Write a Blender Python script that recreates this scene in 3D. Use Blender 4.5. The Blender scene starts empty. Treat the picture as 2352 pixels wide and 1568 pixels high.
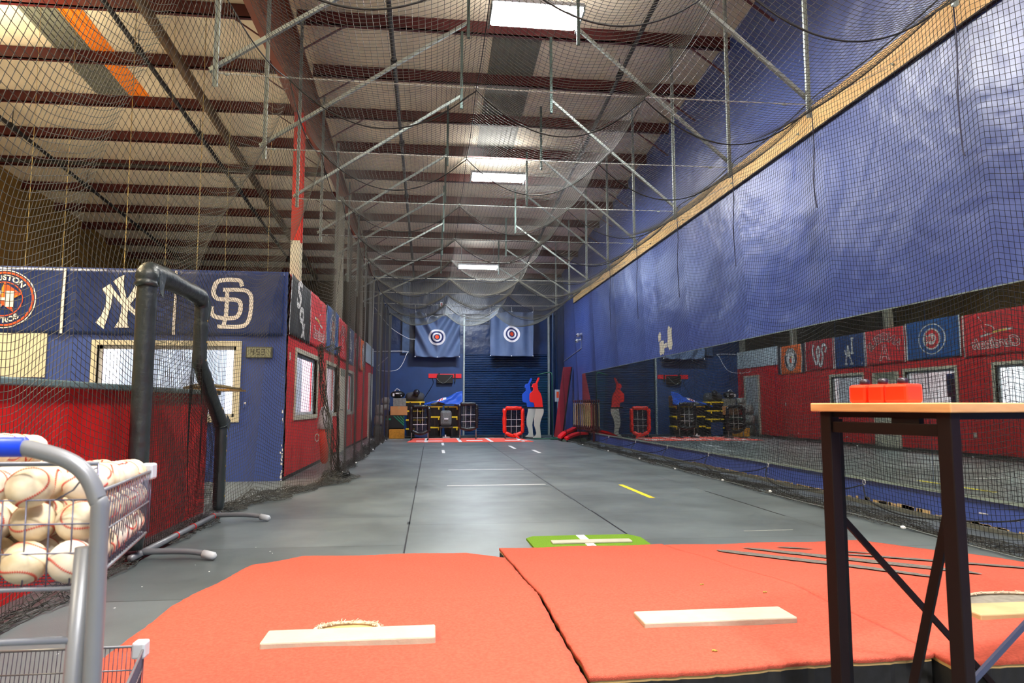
import bpy, bmesh, math, random
import numpy as np
from mathutils import Vector, Matrix, Euler

random.seed(7)
rng = np.random.default_rng(7)
SC = bpy.context.scene
COL = SC.collection
PI = math.pi

# ------------------------------------------------------------------ camera
F_PX, CX, CY, VX, VY, EYE = 1568.0, 1176.0, 784.0, 991.0, 931.0, 1.10
_y = Vector((VX - CX, -(VY - CY), F_PX)).normalized()
_x = Vector(((F_PX ** 2 + (VY - CY) ** 2) / (CX - VX), -(VY - CY), F_PX)).normalized()
_z = _x.cross(_y)
if _z.y < 0: _z = -_z
cam_d = bpy.data.cameras.new('camera')
cam_d.sensor_width = 36.0
cam_d.lens = 24.0
cam_d.clip_start = 0.05
cam_d.clip_end = 200
cam_d.dof.use_dof = True
cam_d.dof.focus_distance = 6.5
cam_d.dof.aperture_fstop = 7.0
cam = bpy.data.objects.new('camera', cam_d)
COL.objects.link(cam)
right = Vector((_x.x, _y.x, _z.x)); up = Vector((_x.y, _y.y, _z.y)); fwd = Vector((_x.z, _y.z, _z.z))
cam.matrix_world = Matrix(((right.x, up.x, -fwd.x, 0), (right.y, up.y, -fwd.y, 0), (right.z, up.z, -fwd.z, EYE), (0, 0, 0, 1)))
SC.camera = cam

# ------------------------------------------------------------------ world, exposure
w = bpy.data.worlds.new('world'); SC.world = w; w.use_nodes = True
w.node_tree.nodes['Background'].inputs[0].default_value = (0.55, 0.6, 0.7, 1)
w.node_tree.nodes['Background'].inputs[1].default_value = 0.05
SC.view_settings.view_transform = 'Standard'
SC.view_settings.look = 'None'
SC.view_settings.gamma = 1.0
SC.view_settings.exposure = 0.0
SC.view_settings.use_curve_mapping = False
SC.cycles.max_bounces = 7
SC.cycles.diffuse_bounces = 4
SC.cycles.glossy_bounces = 4
SC.cycles.transparent_max_bounces = 8
SC.cycles.caustics_reflective = False
SC.cycles.caustics_refractive = False

LAMP_E = 195.0      # radiance of the high-bay lenses
def area_light(name, loc, sx, sy, power, col, rot=(0, 0, 0)):
    l = bpy.data.lights.new(name, 'AREA'); l.shape = 'RECTANGLE'; l.size = sx; l.size_y = sy
    l.energy = power; l.color = col
    o = bpy.data.objects.new(name, l); o.location = loc; o.rotation_euler = rot
    COL.objects.link(o); return o
# hall lamps out of view behind and above the camera, plus added ceiling fill
UPR = (PI, 0, 0)
def up_light(nm, loc, sx, sy, p, c, spread=130):
    o = area_light(nm, loc, sx, sy, p, c, UPR); o.data.spread = math.radians(spread); return o
for nm, x, y, z, pw, upw, c in (('hall_lamp_near', 1.4, 1.6, 6.3, 340, 520, (1, .97, .93)), ('hall_lamp_behind', 1.4, -3.5, 6.3, 700, 300, (1, .98, .94)),
                                ('side_bay_lamp', -7.4, 9.0, 6.3, 420, 420, (1, .84, .55)), ('side_bay_lamp_middle', -6.2, 4.0, 6.0, 480, 480, (1, .83, .55)), ('side_bay_lamp_rear', -6.2, -2.0, 6.3, 420, 300, (1, .88, .66))):
    area_light(nm, (x, y, z), 1.2, .5, pw, c).data.spread = math.radians(135)
    up_light(nm + '_ceiling_fill', (x, y, z - .9), 1.2, .5, upw, c, 125)  # upward fill added under each lamp to brighten the roof, no fixture there
for k, (y, z, upw, c) in enumerate(((8.66, 6.42, 80, (1, .96, .9)), (15.25, 6.42, 50, (1, .96, .92)), (21.6, 5.62, 6, (.8, .88, 1)))):
    up_light('lamp_top_glow', (1.4, y, z), 1.15, .4, upw, c, 150)
area_light('office_lamp', (-4.2, 12.3, 2.9), 1.8, 1.2, 300, (.93, .96, 1))
area_light('office_lamp_side', (-3.6, 16.5, 2.9), 1.8, 3.0, 330, (.9, .94, 1))

# ------------------------------------------------------------------ materials
def lin(c):
    return tuple(((v / 255.0) / 12.92 if v / 255.0 <= .04045 else ((v / 255.0 + .055) / 1.055) ** 2.4) for v in c)
MATS = {}
def mat(name, rgb, rough=.6, metal=0., var=0., vscale=4., bump=0., bscale=60., bdist=.01, coat=0., emit=0., alpha=1., trans=0., spec=.5, stretch=None, rgb2=None):
    if name in MATS: return MATS[name]
    m = bpy.data.materials.new(name); m.use_nodes = True
    nt = m.node_tree; b = nt.nodes['Principled BSDF']
    c = lin(rgb)
    b.inputs['Base Color'].default_value = (*c, 1)
    b.inputs['Roughness'].default_value = rough
    b.inputs['Metallic'].default_value = metal
    b.inputs['Specular IOR Level'].default_value = spec
    if coat: b.inputs['Coat Weight'].default_value = coat; b.inputs['Coat Roughness'].default_value = .15
    if trans: b.inputs['Transmission Weight'].default_value = trans
    if alpha < 1: b.inputs['Alpha'].default_value = alpha
    if emit: b.inputs['Emission Color'].default_value = (*c, 1); b.inputs['Emission Strength'].default_value = emit
    if var or bump or rgb2:
        tc = nt.nodes.new('ShaderNodeTexCoord'); mp = nt.nodes.new('ShaderNodeMapping')
        nt.links.new(tc.outputs['Object'], mp.inputs[0])
        if stretch: mp.inputs['Scale'].default_value = stretch
    if var or rgb2:
        n = nt.nodes.new('ShaderNodeTexNoise'); n.inputs['Scale'].default_value = vscale; n.inputs['Detail'].default_value = 5
        nt.links.new(mp.outputs[0], n.inputs['Vector'])
        r = nt.nodes.new('ShaderNodeValToRGB')
        d = lin(rgb2) if rgb2 else tuple(v * (1 - var) for v in c)
        u_ = c if rgb2 else tuple(min(1, v * (1 + var)) for v in c)
        r.color_ramp.elements[0].position = .35; r.color_ramp.elements[1].position = .65
        r.color_ramp.elements[0].color = (*d, 1); r.color_ramp.elements[1].color = (*u_, 1)
        nt.links.new(n.outputs['Fac'], r.inputs[0]); nt.links.new(r.outputs[0], b.inputs['Base Color'])
    if bump:
        n2 = nt.nodes.new('ShaderNodeTexNoise'); n2.inputs['Scale'].default_value = bscale; n2.inputs['Detail'].default_value = 4
        nt.links.new(mp.outputs[0], n2.inputs['Vector'])
        bp = nt.nodes.new('ShaderNodeBump'); bp.inputs['Strength'].default_value = bump; bp.inputs['Distance'].default_value = bdist
        nt.links.new(n2.outputs['Fac'], bp.inputs['Height']); nt.links.new(bp.outputs[0], b.inputs['Normal'])
    MATS[name] = m
    return m

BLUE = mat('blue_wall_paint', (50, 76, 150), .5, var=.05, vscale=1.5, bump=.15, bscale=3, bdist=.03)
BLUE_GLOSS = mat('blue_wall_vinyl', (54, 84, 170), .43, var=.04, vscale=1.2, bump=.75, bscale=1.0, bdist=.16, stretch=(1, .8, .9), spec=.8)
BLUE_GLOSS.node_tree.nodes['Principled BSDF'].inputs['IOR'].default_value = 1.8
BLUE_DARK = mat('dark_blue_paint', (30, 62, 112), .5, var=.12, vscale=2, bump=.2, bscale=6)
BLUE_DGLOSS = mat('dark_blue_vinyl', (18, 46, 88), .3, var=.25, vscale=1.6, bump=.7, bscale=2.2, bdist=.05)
RED = mat('red_wall_paint', (222, 36, 42), .5, var=.06, vscale=2, bump=.1, bscale=20)
RED_PANEL = mat('red_counter_laminate', (222, 28, 28), .42, var=.08, vscale=2, stretch=(1, 2, .3))
CREAM = mat('cream_paint', (214, 209, 188), .5, var=.03)
WHITE = mat('white_paint', (232, 234, 236), .5)
DARKRED = mat('oxide_red_steel', (86, 27, 30), .5, var=.12, vscale=3)
RAFTER = mat('brown_red_steel', (140, 72, 48), .5, var=.1, vscale=3)
ROOF = mat('roof_insulation', (240, 228, 204), .65, var=.06, vscale=2.5, bump=.35, bscale=1.2, bdist=.06)
TAN = mat('tan_insulation', (150, 112, 48), .7, var=.15, vscale=2, bump=.3, bscale=2, bdist=.04)
DARKBROWN = mat('dark_insulation', (70, 58, 44), .7, var=.2, vscale=2)
GALV = mat('galvanised_steel', (158, 168, 166), .42, metal=.35, var=.15, vscale=9)
BLACKSTEEL = mat('black_pipe', (44, 44, 46), .5, var=.2)
WOOD = mat('pine_board', (248, 214, 152), .55, var=.0, vscale=5, stretch=(4, .7, 10), rgb2=(228, 184, 118), bump=.1, bscale=20)
NET = mat('black_twine', (66, 66, 62), .6, spec=.4)  # lighter than the right net's twine, lamplight on the strands put into the colour
NETD = mat('dark_net_twine', (30, 30, 34), .6, spec=.3)
ROPE = mat('black_rope', (26, 27, 28), .6, bump=.4, bscale=300)
CORD = mat('navy_cord', (24, 26, 60), .6)
TURF = mat('clay_red_turf', (202, 94, 76), .95, var=.12, vscale=90, bump=1.0, bscale=420, bdist=.006, spec=.15)
TURF_PATCH = mat('duct_tape', (126, 122, 112), .6, var=.25, vscale=25)
GREEN = mat('green_turf', (112, 154, 44), .95, var=.15, vscale=120, bump=1.0, bscale=500, bdist=.005, spec=.15)
RUBBER_W = mat('white_rubber', (172, 168, 152), .55, var=.06, vscale=14, bump=.15, bscale=80)
RUBBER_D = mat('dirty_rubber', (172, 156, 114), .6, var=.08, vscale=12)
PLYW = mat('raw_plywood', (190, 158, 104), .7, var=.12, vscale=8)
BLACKSIDE = mat('black_turf_side', (22, 24, 28), .85, var=.3, vscale=30)
FRAY = mat('frayed_backing', (190, 172, 150), .9, var=.2, vscale=60)
VINYL_K = mat('black_vinyl_padding', (44, 52, 54), .38, var=.12, vscale=6, bump=.5, bscale=14, bdist=.02)
STEEL_GREY = mat('grey_powder_coat', (122, 125, 132), .38, metal=.3, var=.05)
PLASTIC_GREY = mat('grey_plastic', (190, 196, 204), .4)
BLUE_GRIP = mat('blue_grip', (22, 60, 200), .35)
BALL = mat('baseball_leather', (226, 212, 186), .5, var=.1, vscale=22, rgb2=(196, 172, 136))
BALL2 = mat('scuffed_baseball_leather', (232, 224, 210), .5, vscale=15, rgb2=(208, 190, 170))
STITCH = mat('red_stitching', (200, 58, 44), .7)
REDTIE = mat('red_tie', (215, 30, 30), .5)
BRASS = mat('brass_eyelet', (196, 158, 84), .3, metal=.9)
TABLETOP = mat('table_laminate', (222, 168, 116), .45, vscale=6, rgb2=(208, 150, 98), stretch=(1, 1, 6))
DARKFRAME = mat('dark_bronze_steel', (22, 9, 10), .6, spec=.2)
ORANGE_P = mat('orange_red_plastic', (255, 52, 20), .35, var=.04, emit=.0)
KNOB = mat('black_knob', (30, 16, 36), .4)
MIRROR = mat('mirror_glass', (212, 222, 214), .015, metal=1.0)
GLASS_EDGE = mat('mirror_edge', (150, 168, 158), .3)
DOOR_BLUE = mat('ribbed_door_blue', (18, 52, 96), .35, var=.15, vscale=2, bump=.15, bscale=8)
SHEET = mat('slate_blue_canvas', (92, 110, 144), .75, var=.05, vscale=5, bump=.3, bscale=9, bdist=.02)
NAVY = mat('navy_banner_cloth', (18, 46, 106), .38, var=.12, vscale=3, bump=.7, bscale=3.5, bdist=.05, stretch=(1, 1, .8))
BLACKCLOTH = mat('black_banner_cloth', (26, 26, 30), .55, bump=.5, bscale=4, bdist=.03)
REDCLOTH = mat('red_banner_cloth', (224, 34, 48), .6, var=.05, bump=.5, bscale=4, bdist=.03)
MAROONCLOTH = mat('crimson_banner_cloth', (178, 22, 44), .6, var=.05, bump=.5, bscale=4, bdist=.03)
BLUECLOTH = mat('royal_banner_cloth', (16, 84, 160), .6, var=.08, bump=.5, bscale=5, bdist=.03)
DODGER = mat('deep_blue_banner_cloth', (14, 58, 122), .6, var=.08, bump=.5, bscale=5, bdist=.03)
ORANGECLOTH = mat('orange_banner_cloth', (246, 106, 30), .6, var=.05, bump=.4, bscale=4, bdist=.03)
PRINT_W = mat('white_print', (236, 232, 232), .6)
PRINT_R = mat('red_print', (214, 30, 44), .6)
PRINT_O = mat('orange_print', (244, 84, 34), .6)
PRINT_OY = mat('amber_print', (250, 140, 30), .6)
PRINT_Y = mat('yellow_print', (240, 206, 60), .6)
PRINT_K = mat('dark_print', (30, 36, 56), .6)
PRINT_G = mat('silver_print', (186, 190, 200), .5)
KRAFT = mat('kraft_cardboard', (190, 134, 84), .8, var=.08)
GREYBOX = mat('grey_carton', (122, 124, 120), .75, var=.2, vscale=14)
SILVERBAG = mat('silver_sack', (158, 162, 158), .45, var=.25, vscale=10, bump=.6, bscale=14, bdist=.03)
GOLDBOX = mat('mustard_box', (190, 130, 34), .7, var=.15, vscale=20)
TOTE = mat('black_tote_plastic', (22, 23, 26), .45, var=.15)
YELLOW = mat('yellow_plastic', (236, 200, 30), .45)
YTAPE = mat('yellow_tape', (232, 214, 40), .6)
WTAPE = mat('white_tape', (222, 224, 226), .6)
CHARCOAL = mat('charcoal_fabric', (62, 64, 70), .8, var=.2, vscale=30)
DUMMY_R = mat('red_moulded_foam', (246, 30, 26), .5)
DUMMY_B = mat('blue_moulded_foam', (20, 84, 214), .5)
DUMMY_G = mat('light_grey_moulded_foam', (196, 200, 192), .55)
DGREEN = mat('dark_green_steel', (18, 82, 66), .45)
MAROON = mat('maroon_vinyl', (150, 14, 42), .55, var=.08, vscale=4)
PORTRED = mat('bright_red_vinyl', (232, 26, 40), .45)
BATWOOD = mat('ash_wood', (222, 196, 140), .45, var=.08, vscale=10)
BATRED = mat('maroon_lacquer', (96, 34, 34), .4)
FLAGBLUE = mat('blue_flag_cloth', (16, 78, 186), .55, bump=.6, bscale=8, bdist=.03)
LCD = mat('lcd_grey', (138, 142, 120), .35)
LCD_D = mat('lcd_dark', (36, 40, 36), .5)
SCREENK = mat('black_plastic', (16, 16, 18), .4)
SKY_G = mat('grey_skylight_panel', (120, 122, 112), .5, var=.08, vscale=8)
SKY_O = mat('amber_skylight_panel', (236, 126, 26), .5, var=.12, vscale=30, emit=.22)
BLIND = mat('white_blind', (238, 242, 250), 1.0, trans=.55)
BLIND.node_tree.nodes['Principled BSDF'].inputs['IOR'].default_value = 1.02
GREENNET = mat('green_ribbed_pad', (20, 110, 88), .6)
TEAL = mat('teal_counter_top', (104, 132, 136), .3, var=.05)

lamp_m = bpy.data.materials.new('lamp_lens'); lamp_m.use_nodes = True
_b = lamp_m.node_tree.nodes['Principled BSDF']
_b.inputs['Emission Color'].default_value = (1, .99, .95, 1); _b.inputs['Emission Strength'].default_value = LAMP_E
lamp_c = bpy.data.materials.new('cool_lamp_lens'); lamp_c.use_nodes = True
_b = lamp_c.node_tree.nodes['Principled BSDF']
_b.inputs['Emission Color'].default_value = (.78, .88, 1, 1); _b.inputs['Emission Strength'].default_value = LAMP_E * 1.1

# floor: rubber mats laid in staggered rows
def floor_material():
    m = bpy.data.materials.new('rubber_floor_mats'); m.use_nodes = True
    nt = m.node_tree; b = nt.nodes['Principled BSDF']; N = nt.nodes.new; L = nt.links.new
    tc = N('ShaderNodeTexCoord'); sp = N('ShaderNodeSeparateXYZ'); L(tc.outputs['Object'], sp.inputs[0])
    cb = N('ShaderNodeCombineXYZ'); L(sp.outputs['Y'], cb.inputs['X'])
    ad = N('ShaderNodeMath'); ad.operation = 'ADD'; ad.inputs[1].default_value = .19 + 1.865 * 20
    L(sp.outputs['X'], ad.inputs[0]); L(ad.outputs[0], cb.inputs['Y'])
    br = N('ShaderNodeTexBrick'); L(cb.outputs[0], br.inputs['Vector'])
    br.offset = .35; br.inputs['Scale'].default_value = 1; br.inputs['Brick Width'].default_value = 1.40
    br.inputs['Row Height'].default_value = 1.865; br.inputs['Mortar Size'].default_value = .0035; br.inputs['Mortar Smooth'].default_value = .1
    br.inputs['Color1'].default_value = (*lin((100, 110, 113)), 1); br.inputs['Color2'].default_value = (*lin((112, 122, 125)), 1)
    br.inputs['Mortar'].default_value = (*lin((30, 32, 34)), 1)
    n = N('ShaderNodeTexNoise'); n.inputs['Scale'].default_value = .9; n.inputs['Detail'].default_value = 6; L(tc.outputs['Object'], n.inputs['Vector'])
    r = N('ShaderNodeValToRGB'); r.color_ramp.elements[0].position = .35; r.color_ramp.elements[1].position = .62
    r.color_ramp.elements[0].color = (.62, .62, .62, 1); r.color_ramp.elements[1].color = (1, 1, 1, 1); L(n.outputs['Fac'], r.inputs[0])
    mx = N('ShaderNodeMixRGB'); mx.blend_type = 'MULTIPLY'; mx.inputs[0].default_value = 1
    L(br.outputs['Color'], mx.inputs[1]); L(r.outputs[0], mx.inputs[2]); L(mx.outputs[0], b.inputs['Base Color'])
    n3 = N('ShaderNodeTexNoise'); n3.inputs['Scale'].default_value = 2.5; n3.inputs['Detail'].default_value = 4; L(tc.outputs['Object'], n3.inputs['Vector'])
    mr = N('ShaderNodeMapRange'); mr.inputs[3].default_value = .28; mr.inputs[4].default_value = .5; L(n3.outputs['Fac'], mr.inputs[0]); L(mr.outputs[0], b.inputs['Roughness'])
    n2 = N('ShaderNodeTexNoise'); n2.inputs['Scale'].default_value = 140; L(tc.outputs['Object'], n2.inputs['Vector'])
    bp = N('ShaderNodeBump'); bp.inputs['Strength'].default_value = .15; bp.inputs['Distance'].default_value = .004
    L(n2.outputs['Fac'], bp.inputs['Height']); L(bp.outputs[0], b.inputs['Normal'])
    return m
FLOOR = floor_material()

# ------------------------------------------------------------------ mesh building
class MB:
    def __init__(s): s.v = []; s.f = []
    def add(s, vs, fs):
        o = len(s.v); s.v += [tuple(p) for p in vs]; s.f += [tuple(i + o for i in f) for f in fs]; return s
    def box(s, x0, x1, y0, y1, z0, z1):
        v = [(x, y, z) for z in (z0, z1) for y in (y0, y1) for x in (x0, x1)]
        return s.add(v, [(0, 2, 3, 1), (4, 5, 7, 6), (0, 1, 5, 4), (2, 6, 7, 3), (0, 4, 6, 2), (1, 3, 7, 5)])
    def obox(s, c, sx, sy, sz, R=None):
        c = Vector(c); v = []
        for z in (-.5, .5):
            for y in (-.5, .5):
                for x in (-.5, .5):
                    p = Vector((x * sx, y * sy, z * sz))
                    v.append(c + (R @ p if R else p))
        return s.add(v, [(0, 2, 3, 1), (4, 5, 7, 6), (0, 1, 5, 4), (2, 6, 7, 3), (0, 4, 6, 2), (1, 3, 7, 5)])
    def tube(s, pts, r, n=8, caps=True):
        pts = [Vector(p) for p in pts]; m = len(pts); rs = r if isinstance(r, (list, tuple)) else [r] * m
        ref = None; vs = []
        for i, p in enumerate(pts):
            t = (pts[min(i + 1, m - 1)] - pts[max(i - 1, 0)])
            t = t.normalized() if t.length > 1e-9 else Vector((0, 0, 1))
            if ref is None: ref = Vector((0, 0, 1)) if abs(t.z) < .9 else Vector((1, 0, 0))
            a = t.cross(ref)
            if a.length < 1e-4: a = t.cross(Vector((0, 1, 0)))
            a.normalize(); b = a.cross(t).normalized(); ref = b
            for k in range(n):
                th = 2 * PI * k / n; vs.append(p + (a * math.cos(th) + b * math.sin(th)) * rs[i])
        fs = []
        for i in range(m - 1):
            for k in range(n):
                fs.append((i * n + k, i * n + (k + 1) % n, (i + 1) * n + (k + 1) % n, (i + 1) * n + k))
        if caps: fs += [tuple(range(n))[::-1], tuple((m - 1) * n + k for k in range(n))]
        return s.add(vs, fs)
    def bar(s, a, b, wx, wy, upv=(0, 0, 1)):       # rectangular bar from a to b
        a = Vector(a); b = Vector(b); t = (b - a); L = t.length; t.normalize()
        u = Vector(upv); sd = t.cross(u)
        if sd.length < 1e-4: sd = t.cross(Vector((1, 0, 0)))
        sd.normalize(); u = sd.cross(t)
        return s.obox((a + b) / 2, wx, L, wy, Matrix((sd, t, u)).transposed())
    def prism(s, poly, fr, h):                      # poly in local (u,v); fr(u,v,n)->point ; thickness h
        n = len(poly)
        v = [fr(p[0], p[1], 0) for p in poly] + [fr(p[0], p[1], h) for p in poly]
        f = [tuple(range(n))[::-1], tuple(range(n, 2 * n))] + [(i, (i + 1) % n, (i + 1) % n + n, i + n) for i in range(n)]
        return s.add(v, f)
    def lathe(s, prof, c=(0, 0, 0), n=16, R=None):
        vs = []; c = Vector(c)
        for (r, z) in prof:
            for k in range(n):
                p = Vector((r * math.cos(2 * PI * k / n), r * math.sin(2 * PI * k / n), z))
                vs.append(c + (R @ p if R else p))
        m = len(prof)
        fs = [(i * n + k, i * n + (k + 1) % n, (i + 1) * n + (k + 1) % n, (i + 1) * n + k) for i in range(m - 1) for k in range(n)]
        fs += [tuple(range(n))[::-1], tuple((m - 1) * n + k for k in range(n))]
        return s.add(vs, fs)
    def ball(s, c, r, n=12, sc=(1, 1, 1)):
        prof = [(max(1e-4, r * math.sin(PI * i / (n // 2 + 2))), -r * math.cos(PI * i / (n // 2 + 2))) for i in range(n // 2 + 3)]
        o = len(s.v); s.lathe(prof, (0, 0, 0), n)
        for i in range(o, len(s.v)):
            p = s.v[i]; s.v[i] = (c[0] + p[0] * sc[0], c[1] + p[1] * sc[1], c[2] + p[2] * sc[2])
        return s
    def grid(s, fn, nu, nv, thick=None):
        vs = [fn(i / nu, j / nv) for j in range(nv + 1) for i in range(nu + 1)]
        fs = [(j * (nu + 1) + i, j * (nu + 1) + i + 1, (j + 1) * (nu + 1) + i + 1, (j + 1) * (nu + 1) + i) for j in range(nv) for i in range(nu)]
        return s.add(vs, fs)

WP = {}
def wpos(o): return WP.get(o.name, Vector((0, 0, 0))) if o else Vector((0, 0, 0))
def build(name, mb, m, parent=None, smooth=False, bevel=0., loc=None, solid=0., subsurf=0):
    """mb holds world coordinates (or coordinates local to loc / parent root)"""
    base = Vector(loc) if loc is not None else (wpos(parent) if parent else Vector((0, 0, 0)))
    me = bpy.data.meshes.new(name)
    me.from_pydata([(p[0] - base.x, p[1] - base.y, p[2] - base.z) for p in mb.v], [], mb.f)
    me.update()
    bm = bmesh.new(); bm.from_mesh(me); bmesh.ops.recalc_face_normals(bm, faces=bm.faces); bm.to_mesh(me); bm.free()
    if smooth:
        for p in me.polygons: p.use_smooth = True
    me.materials.append(m)
    o = bpy.data.objects.new(name, me); COL.objects.link(o)
    if parent:
        o.parent = parent; o.location = base - wpos(parent)
    else:
        o.location = base
    WP[o.name] = base.copy()
    if solid:
        md = o.modifiers.new('solid', 'SOLIDIFY'); md.thickness = solid
    if subsurf:
        md = o.modifiers.new('sub', 'SUBSURF'); md.levels = subsurf; md.render_levels = subsurf
    if bevel:
        md = o.modifiers.new('bevel', 'BEVEL'); md.width = bevel; md.segments = 2; md.limit_method = 'ANGLE'
    return o
def tag(o, label, cat, group=None, kind=None):
    if label: o['label'] = label
    if cat: o['category'] = cat
    if group: o['group'] = group
    if kind: o['kind'] = kind
    return o
def thing(name, loc, label, cat, group=None):
    o = bpy.data.objects.new(name, None); COL.objects.link(o); o.empty_display_size = .1
    o.location = loc; WP[o.name] = Vector(loc)
    return tag(o, label, cat, group)
def struct(name, mb, m, **k):
    o = build(name, mb, m, **k); o['kind'] = 'structure'; return o
def dup(root, loc=None, rot=None, label=None, group=None):
    def cp(o, par):
        c = o.copy(); COL.objects.link(c); c.parent = par
        for ch in list(o.children): cp(ch, c)
        return c
    kids = list(root.children)
    r = root.copy(); COL.objects.link(r)
    for ch in kids: cp(ch, r)
    if loc is not None: r.location = loc
    if rot is not None: r.rotation_euler = rot
    if label: r['label'] = label
    if group: r['group'] = group
    return r
def curve_pts(ctrl, n=8):      # Catmull-Rom through control points
    P = [Vector(p) for p in ctrl]; P = [P[0] * 2 - P[1]] + P + [P[-1] * 2 - P[-2]]; out = []
    for i in range(1, len(P) - 2):
        for k in range(n):
            t = k / n; a, b, c, d = P[i - 1], P[i], P[i + 1], P[i + 2]
            out.append(.5 * ((2 * b) + (c - a) * t + (2 * a - 5 * b + 4 * c - d) * t * t + (3 * b - a - 3 * c + d) * t ** 3))
    out.append(P[-2]); return out
ORD0 = 0
ORD = ['nearest', 'second nearest', 'third nearest', 'fourth nearest', 'fifth nearest', 'sixth nearest', 'seventh nearest', 'eighth nearest', 'ninth nearest', 'tenth nearest', 'eleventh nearest', 'twelfth nearest', 'thirteenth nearest', 'fourteenth nearest', 'farthest']

# ------------------------------------------------------------------ building shell
XR, YB, XL, YO, XFAR = 4.90, 25.6, -2.16, 10.46, -10.2
def roof_z(y): return 7.3 - .075 * (y - 9.7)
struct('floor', MB().box(XFAR, XR + .1, -7, 28, -.12, 0), FLOOR)
mb = MB()
mb.add([(XFAR - .2, -7.2, roof_z(-7.2)), (XR + .3, -7.2, roof_z(-7.2)), (XR + .3, 28, roof_z(28)), (XFAR - .2, 28, roof_z(28)),
        (XFAR - .2, -7.2, roof_z(-7.2) + .1), (XR + .3, -7.2, roof_z(-7.2) + .1), (XR + .3, 28, roof_z(28) + .1), (XFAR - .2, 28, roof_z(28) + .1)],
       [(0, 1, 2, 3), (4, 5, 6, 7), (0, 1, 5, 4), (1, 2, 6, 5), (2, 3, 7, 6), (3, 0, 4, 7)])
struct('ceiling', mb, ROOF)
def wall_cells(mb, cuts_u, cuts_z, holes, put):
    for i in range(len(cuts_u) - 1):
        for j in range(len(cuts_z) - 1):
            u0, u1, z0, z1 = cuts_u[i], cuts_u[i + 1], cuts_z[j], cuts_z[j + 1]
            um, zm = (u0 + u1) / 2, (z0 + z1) / 2
            if any(h[0] < um < h[1] and h[2] < zm < h[3] for h in holes): continue
            put(u0, u1, z0, z1)
struct('wall_right', MB().box(XR, XR + .2, -7, YB + .2, 0, 8.4), BLUE_GLOSS)
struct('wall_behind', MB().box(XFAR - .2, XR + .2, -7.2, -7, 0, 8.6), CREAM)
struct('wall_far_left', MB().box(XFAR - .2, XFAR, -7, 28, 0, 8.6), TAN)
struct('wall_back_left', MB().box(XFAR, XL - .15, 27.2, 27.4, 0, 6.6), DARKBROWN)
# back wall: smooth painted boards below, glossy liner above
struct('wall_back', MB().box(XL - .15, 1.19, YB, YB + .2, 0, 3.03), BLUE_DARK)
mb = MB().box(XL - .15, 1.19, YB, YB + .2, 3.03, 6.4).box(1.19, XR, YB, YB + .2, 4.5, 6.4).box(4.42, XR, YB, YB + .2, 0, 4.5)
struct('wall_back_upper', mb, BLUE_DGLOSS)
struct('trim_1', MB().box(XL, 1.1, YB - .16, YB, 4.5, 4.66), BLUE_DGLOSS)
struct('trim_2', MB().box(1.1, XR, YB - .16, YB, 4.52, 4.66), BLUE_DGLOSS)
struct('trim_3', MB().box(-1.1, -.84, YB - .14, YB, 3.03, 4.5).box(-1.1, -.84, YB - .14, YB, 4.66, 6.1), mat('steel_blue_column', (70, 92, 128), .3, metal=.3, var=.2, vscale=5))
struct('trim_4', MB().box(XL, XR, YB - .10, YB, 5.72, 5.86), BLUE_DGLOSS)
# overhead sectional door
dr = thing('door_1', (2.8, YB, 0), None, None); dr['kind'] = 'structure'
mb = MB(); nrib = 46
z = 0.
prof = []
for k in range(nrib):
    z0 = 3.03 * k / nrib; h = 3.03 / nrib
    deep = .035 if k % 9 else .06
    prof += [(z0, YB + .10), (z0 + h * .25, YB + .10 - deep), (z0 + h * .7, YB + .10 - deep)]
prof.append((3.03, YB + .10))
vs = []; fs = []
for (zz, yy) in prof: vs += [(1.22, yy, zz), (4.4, yy, zz)]
for k in range(len(prof) - 1): fs.append((2 * k, 2 * k + 1, 2 * k + 3, 2 * k + 2))
mb.add(vs, fs)
build('door_panel', mb, DOOR_BLUE, dr)
build('upper_panel', MB().box(1.22, 4.4, YB + .06, YB + .12, 3.03, 4.5), BLUE_DGLOSS, dr)
for nm, x in (('door_track', 1.19), ('door_track', 4.40)):
    build(nm, MB().box(x - .03, x + .03, YB - .10, YB + .02, 0, 4.5), GALV, dr)
build('spring_shaft', MB().tube([(1.25, YB - .2, 4.36), (2.1, YB - .2, 4.36)], .035).tube([(1.25, YB - .2, 4.26), (2.1, YB - .2, 4.26)], .02), BLACKSTEEL, dr)

# roof purlins (run across), one object each
pur_y = [10.43 + 1.5 * k for k in range(-4, 11)]
for k, y in enumerate(pur_y):
    z = roof_z(y)
    for side, (xa, xb) in enumerate(((XFAR, -2.33), (-2.15, XR))):
        yy = y if side else y - .04
        mb = MB().box(xa, xb, yy - .012, yy + .012, z - .21, z - .005).box(xa, xb, yy - .012, yy + .075, z - .21, z - .198).box(xa, xb, yy + .0, yy + .07, z - .02, z - .008)
        o = build('roof_purlin', mb, DARKRED)
        tag(o, 'dark red roof purlin over the %s, %s to the camera' % ('left side bay' if not side else 'netted lane', ORD[k]), 'roof beam', 'roof purlins over the ' + ('side bay' if not side else 'lane'))
# purlins farther back over the side bay
for k in range(2):
    y = pur_y[-1] + 1.5 * (k + .8); z = roof_z(y)
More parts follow.
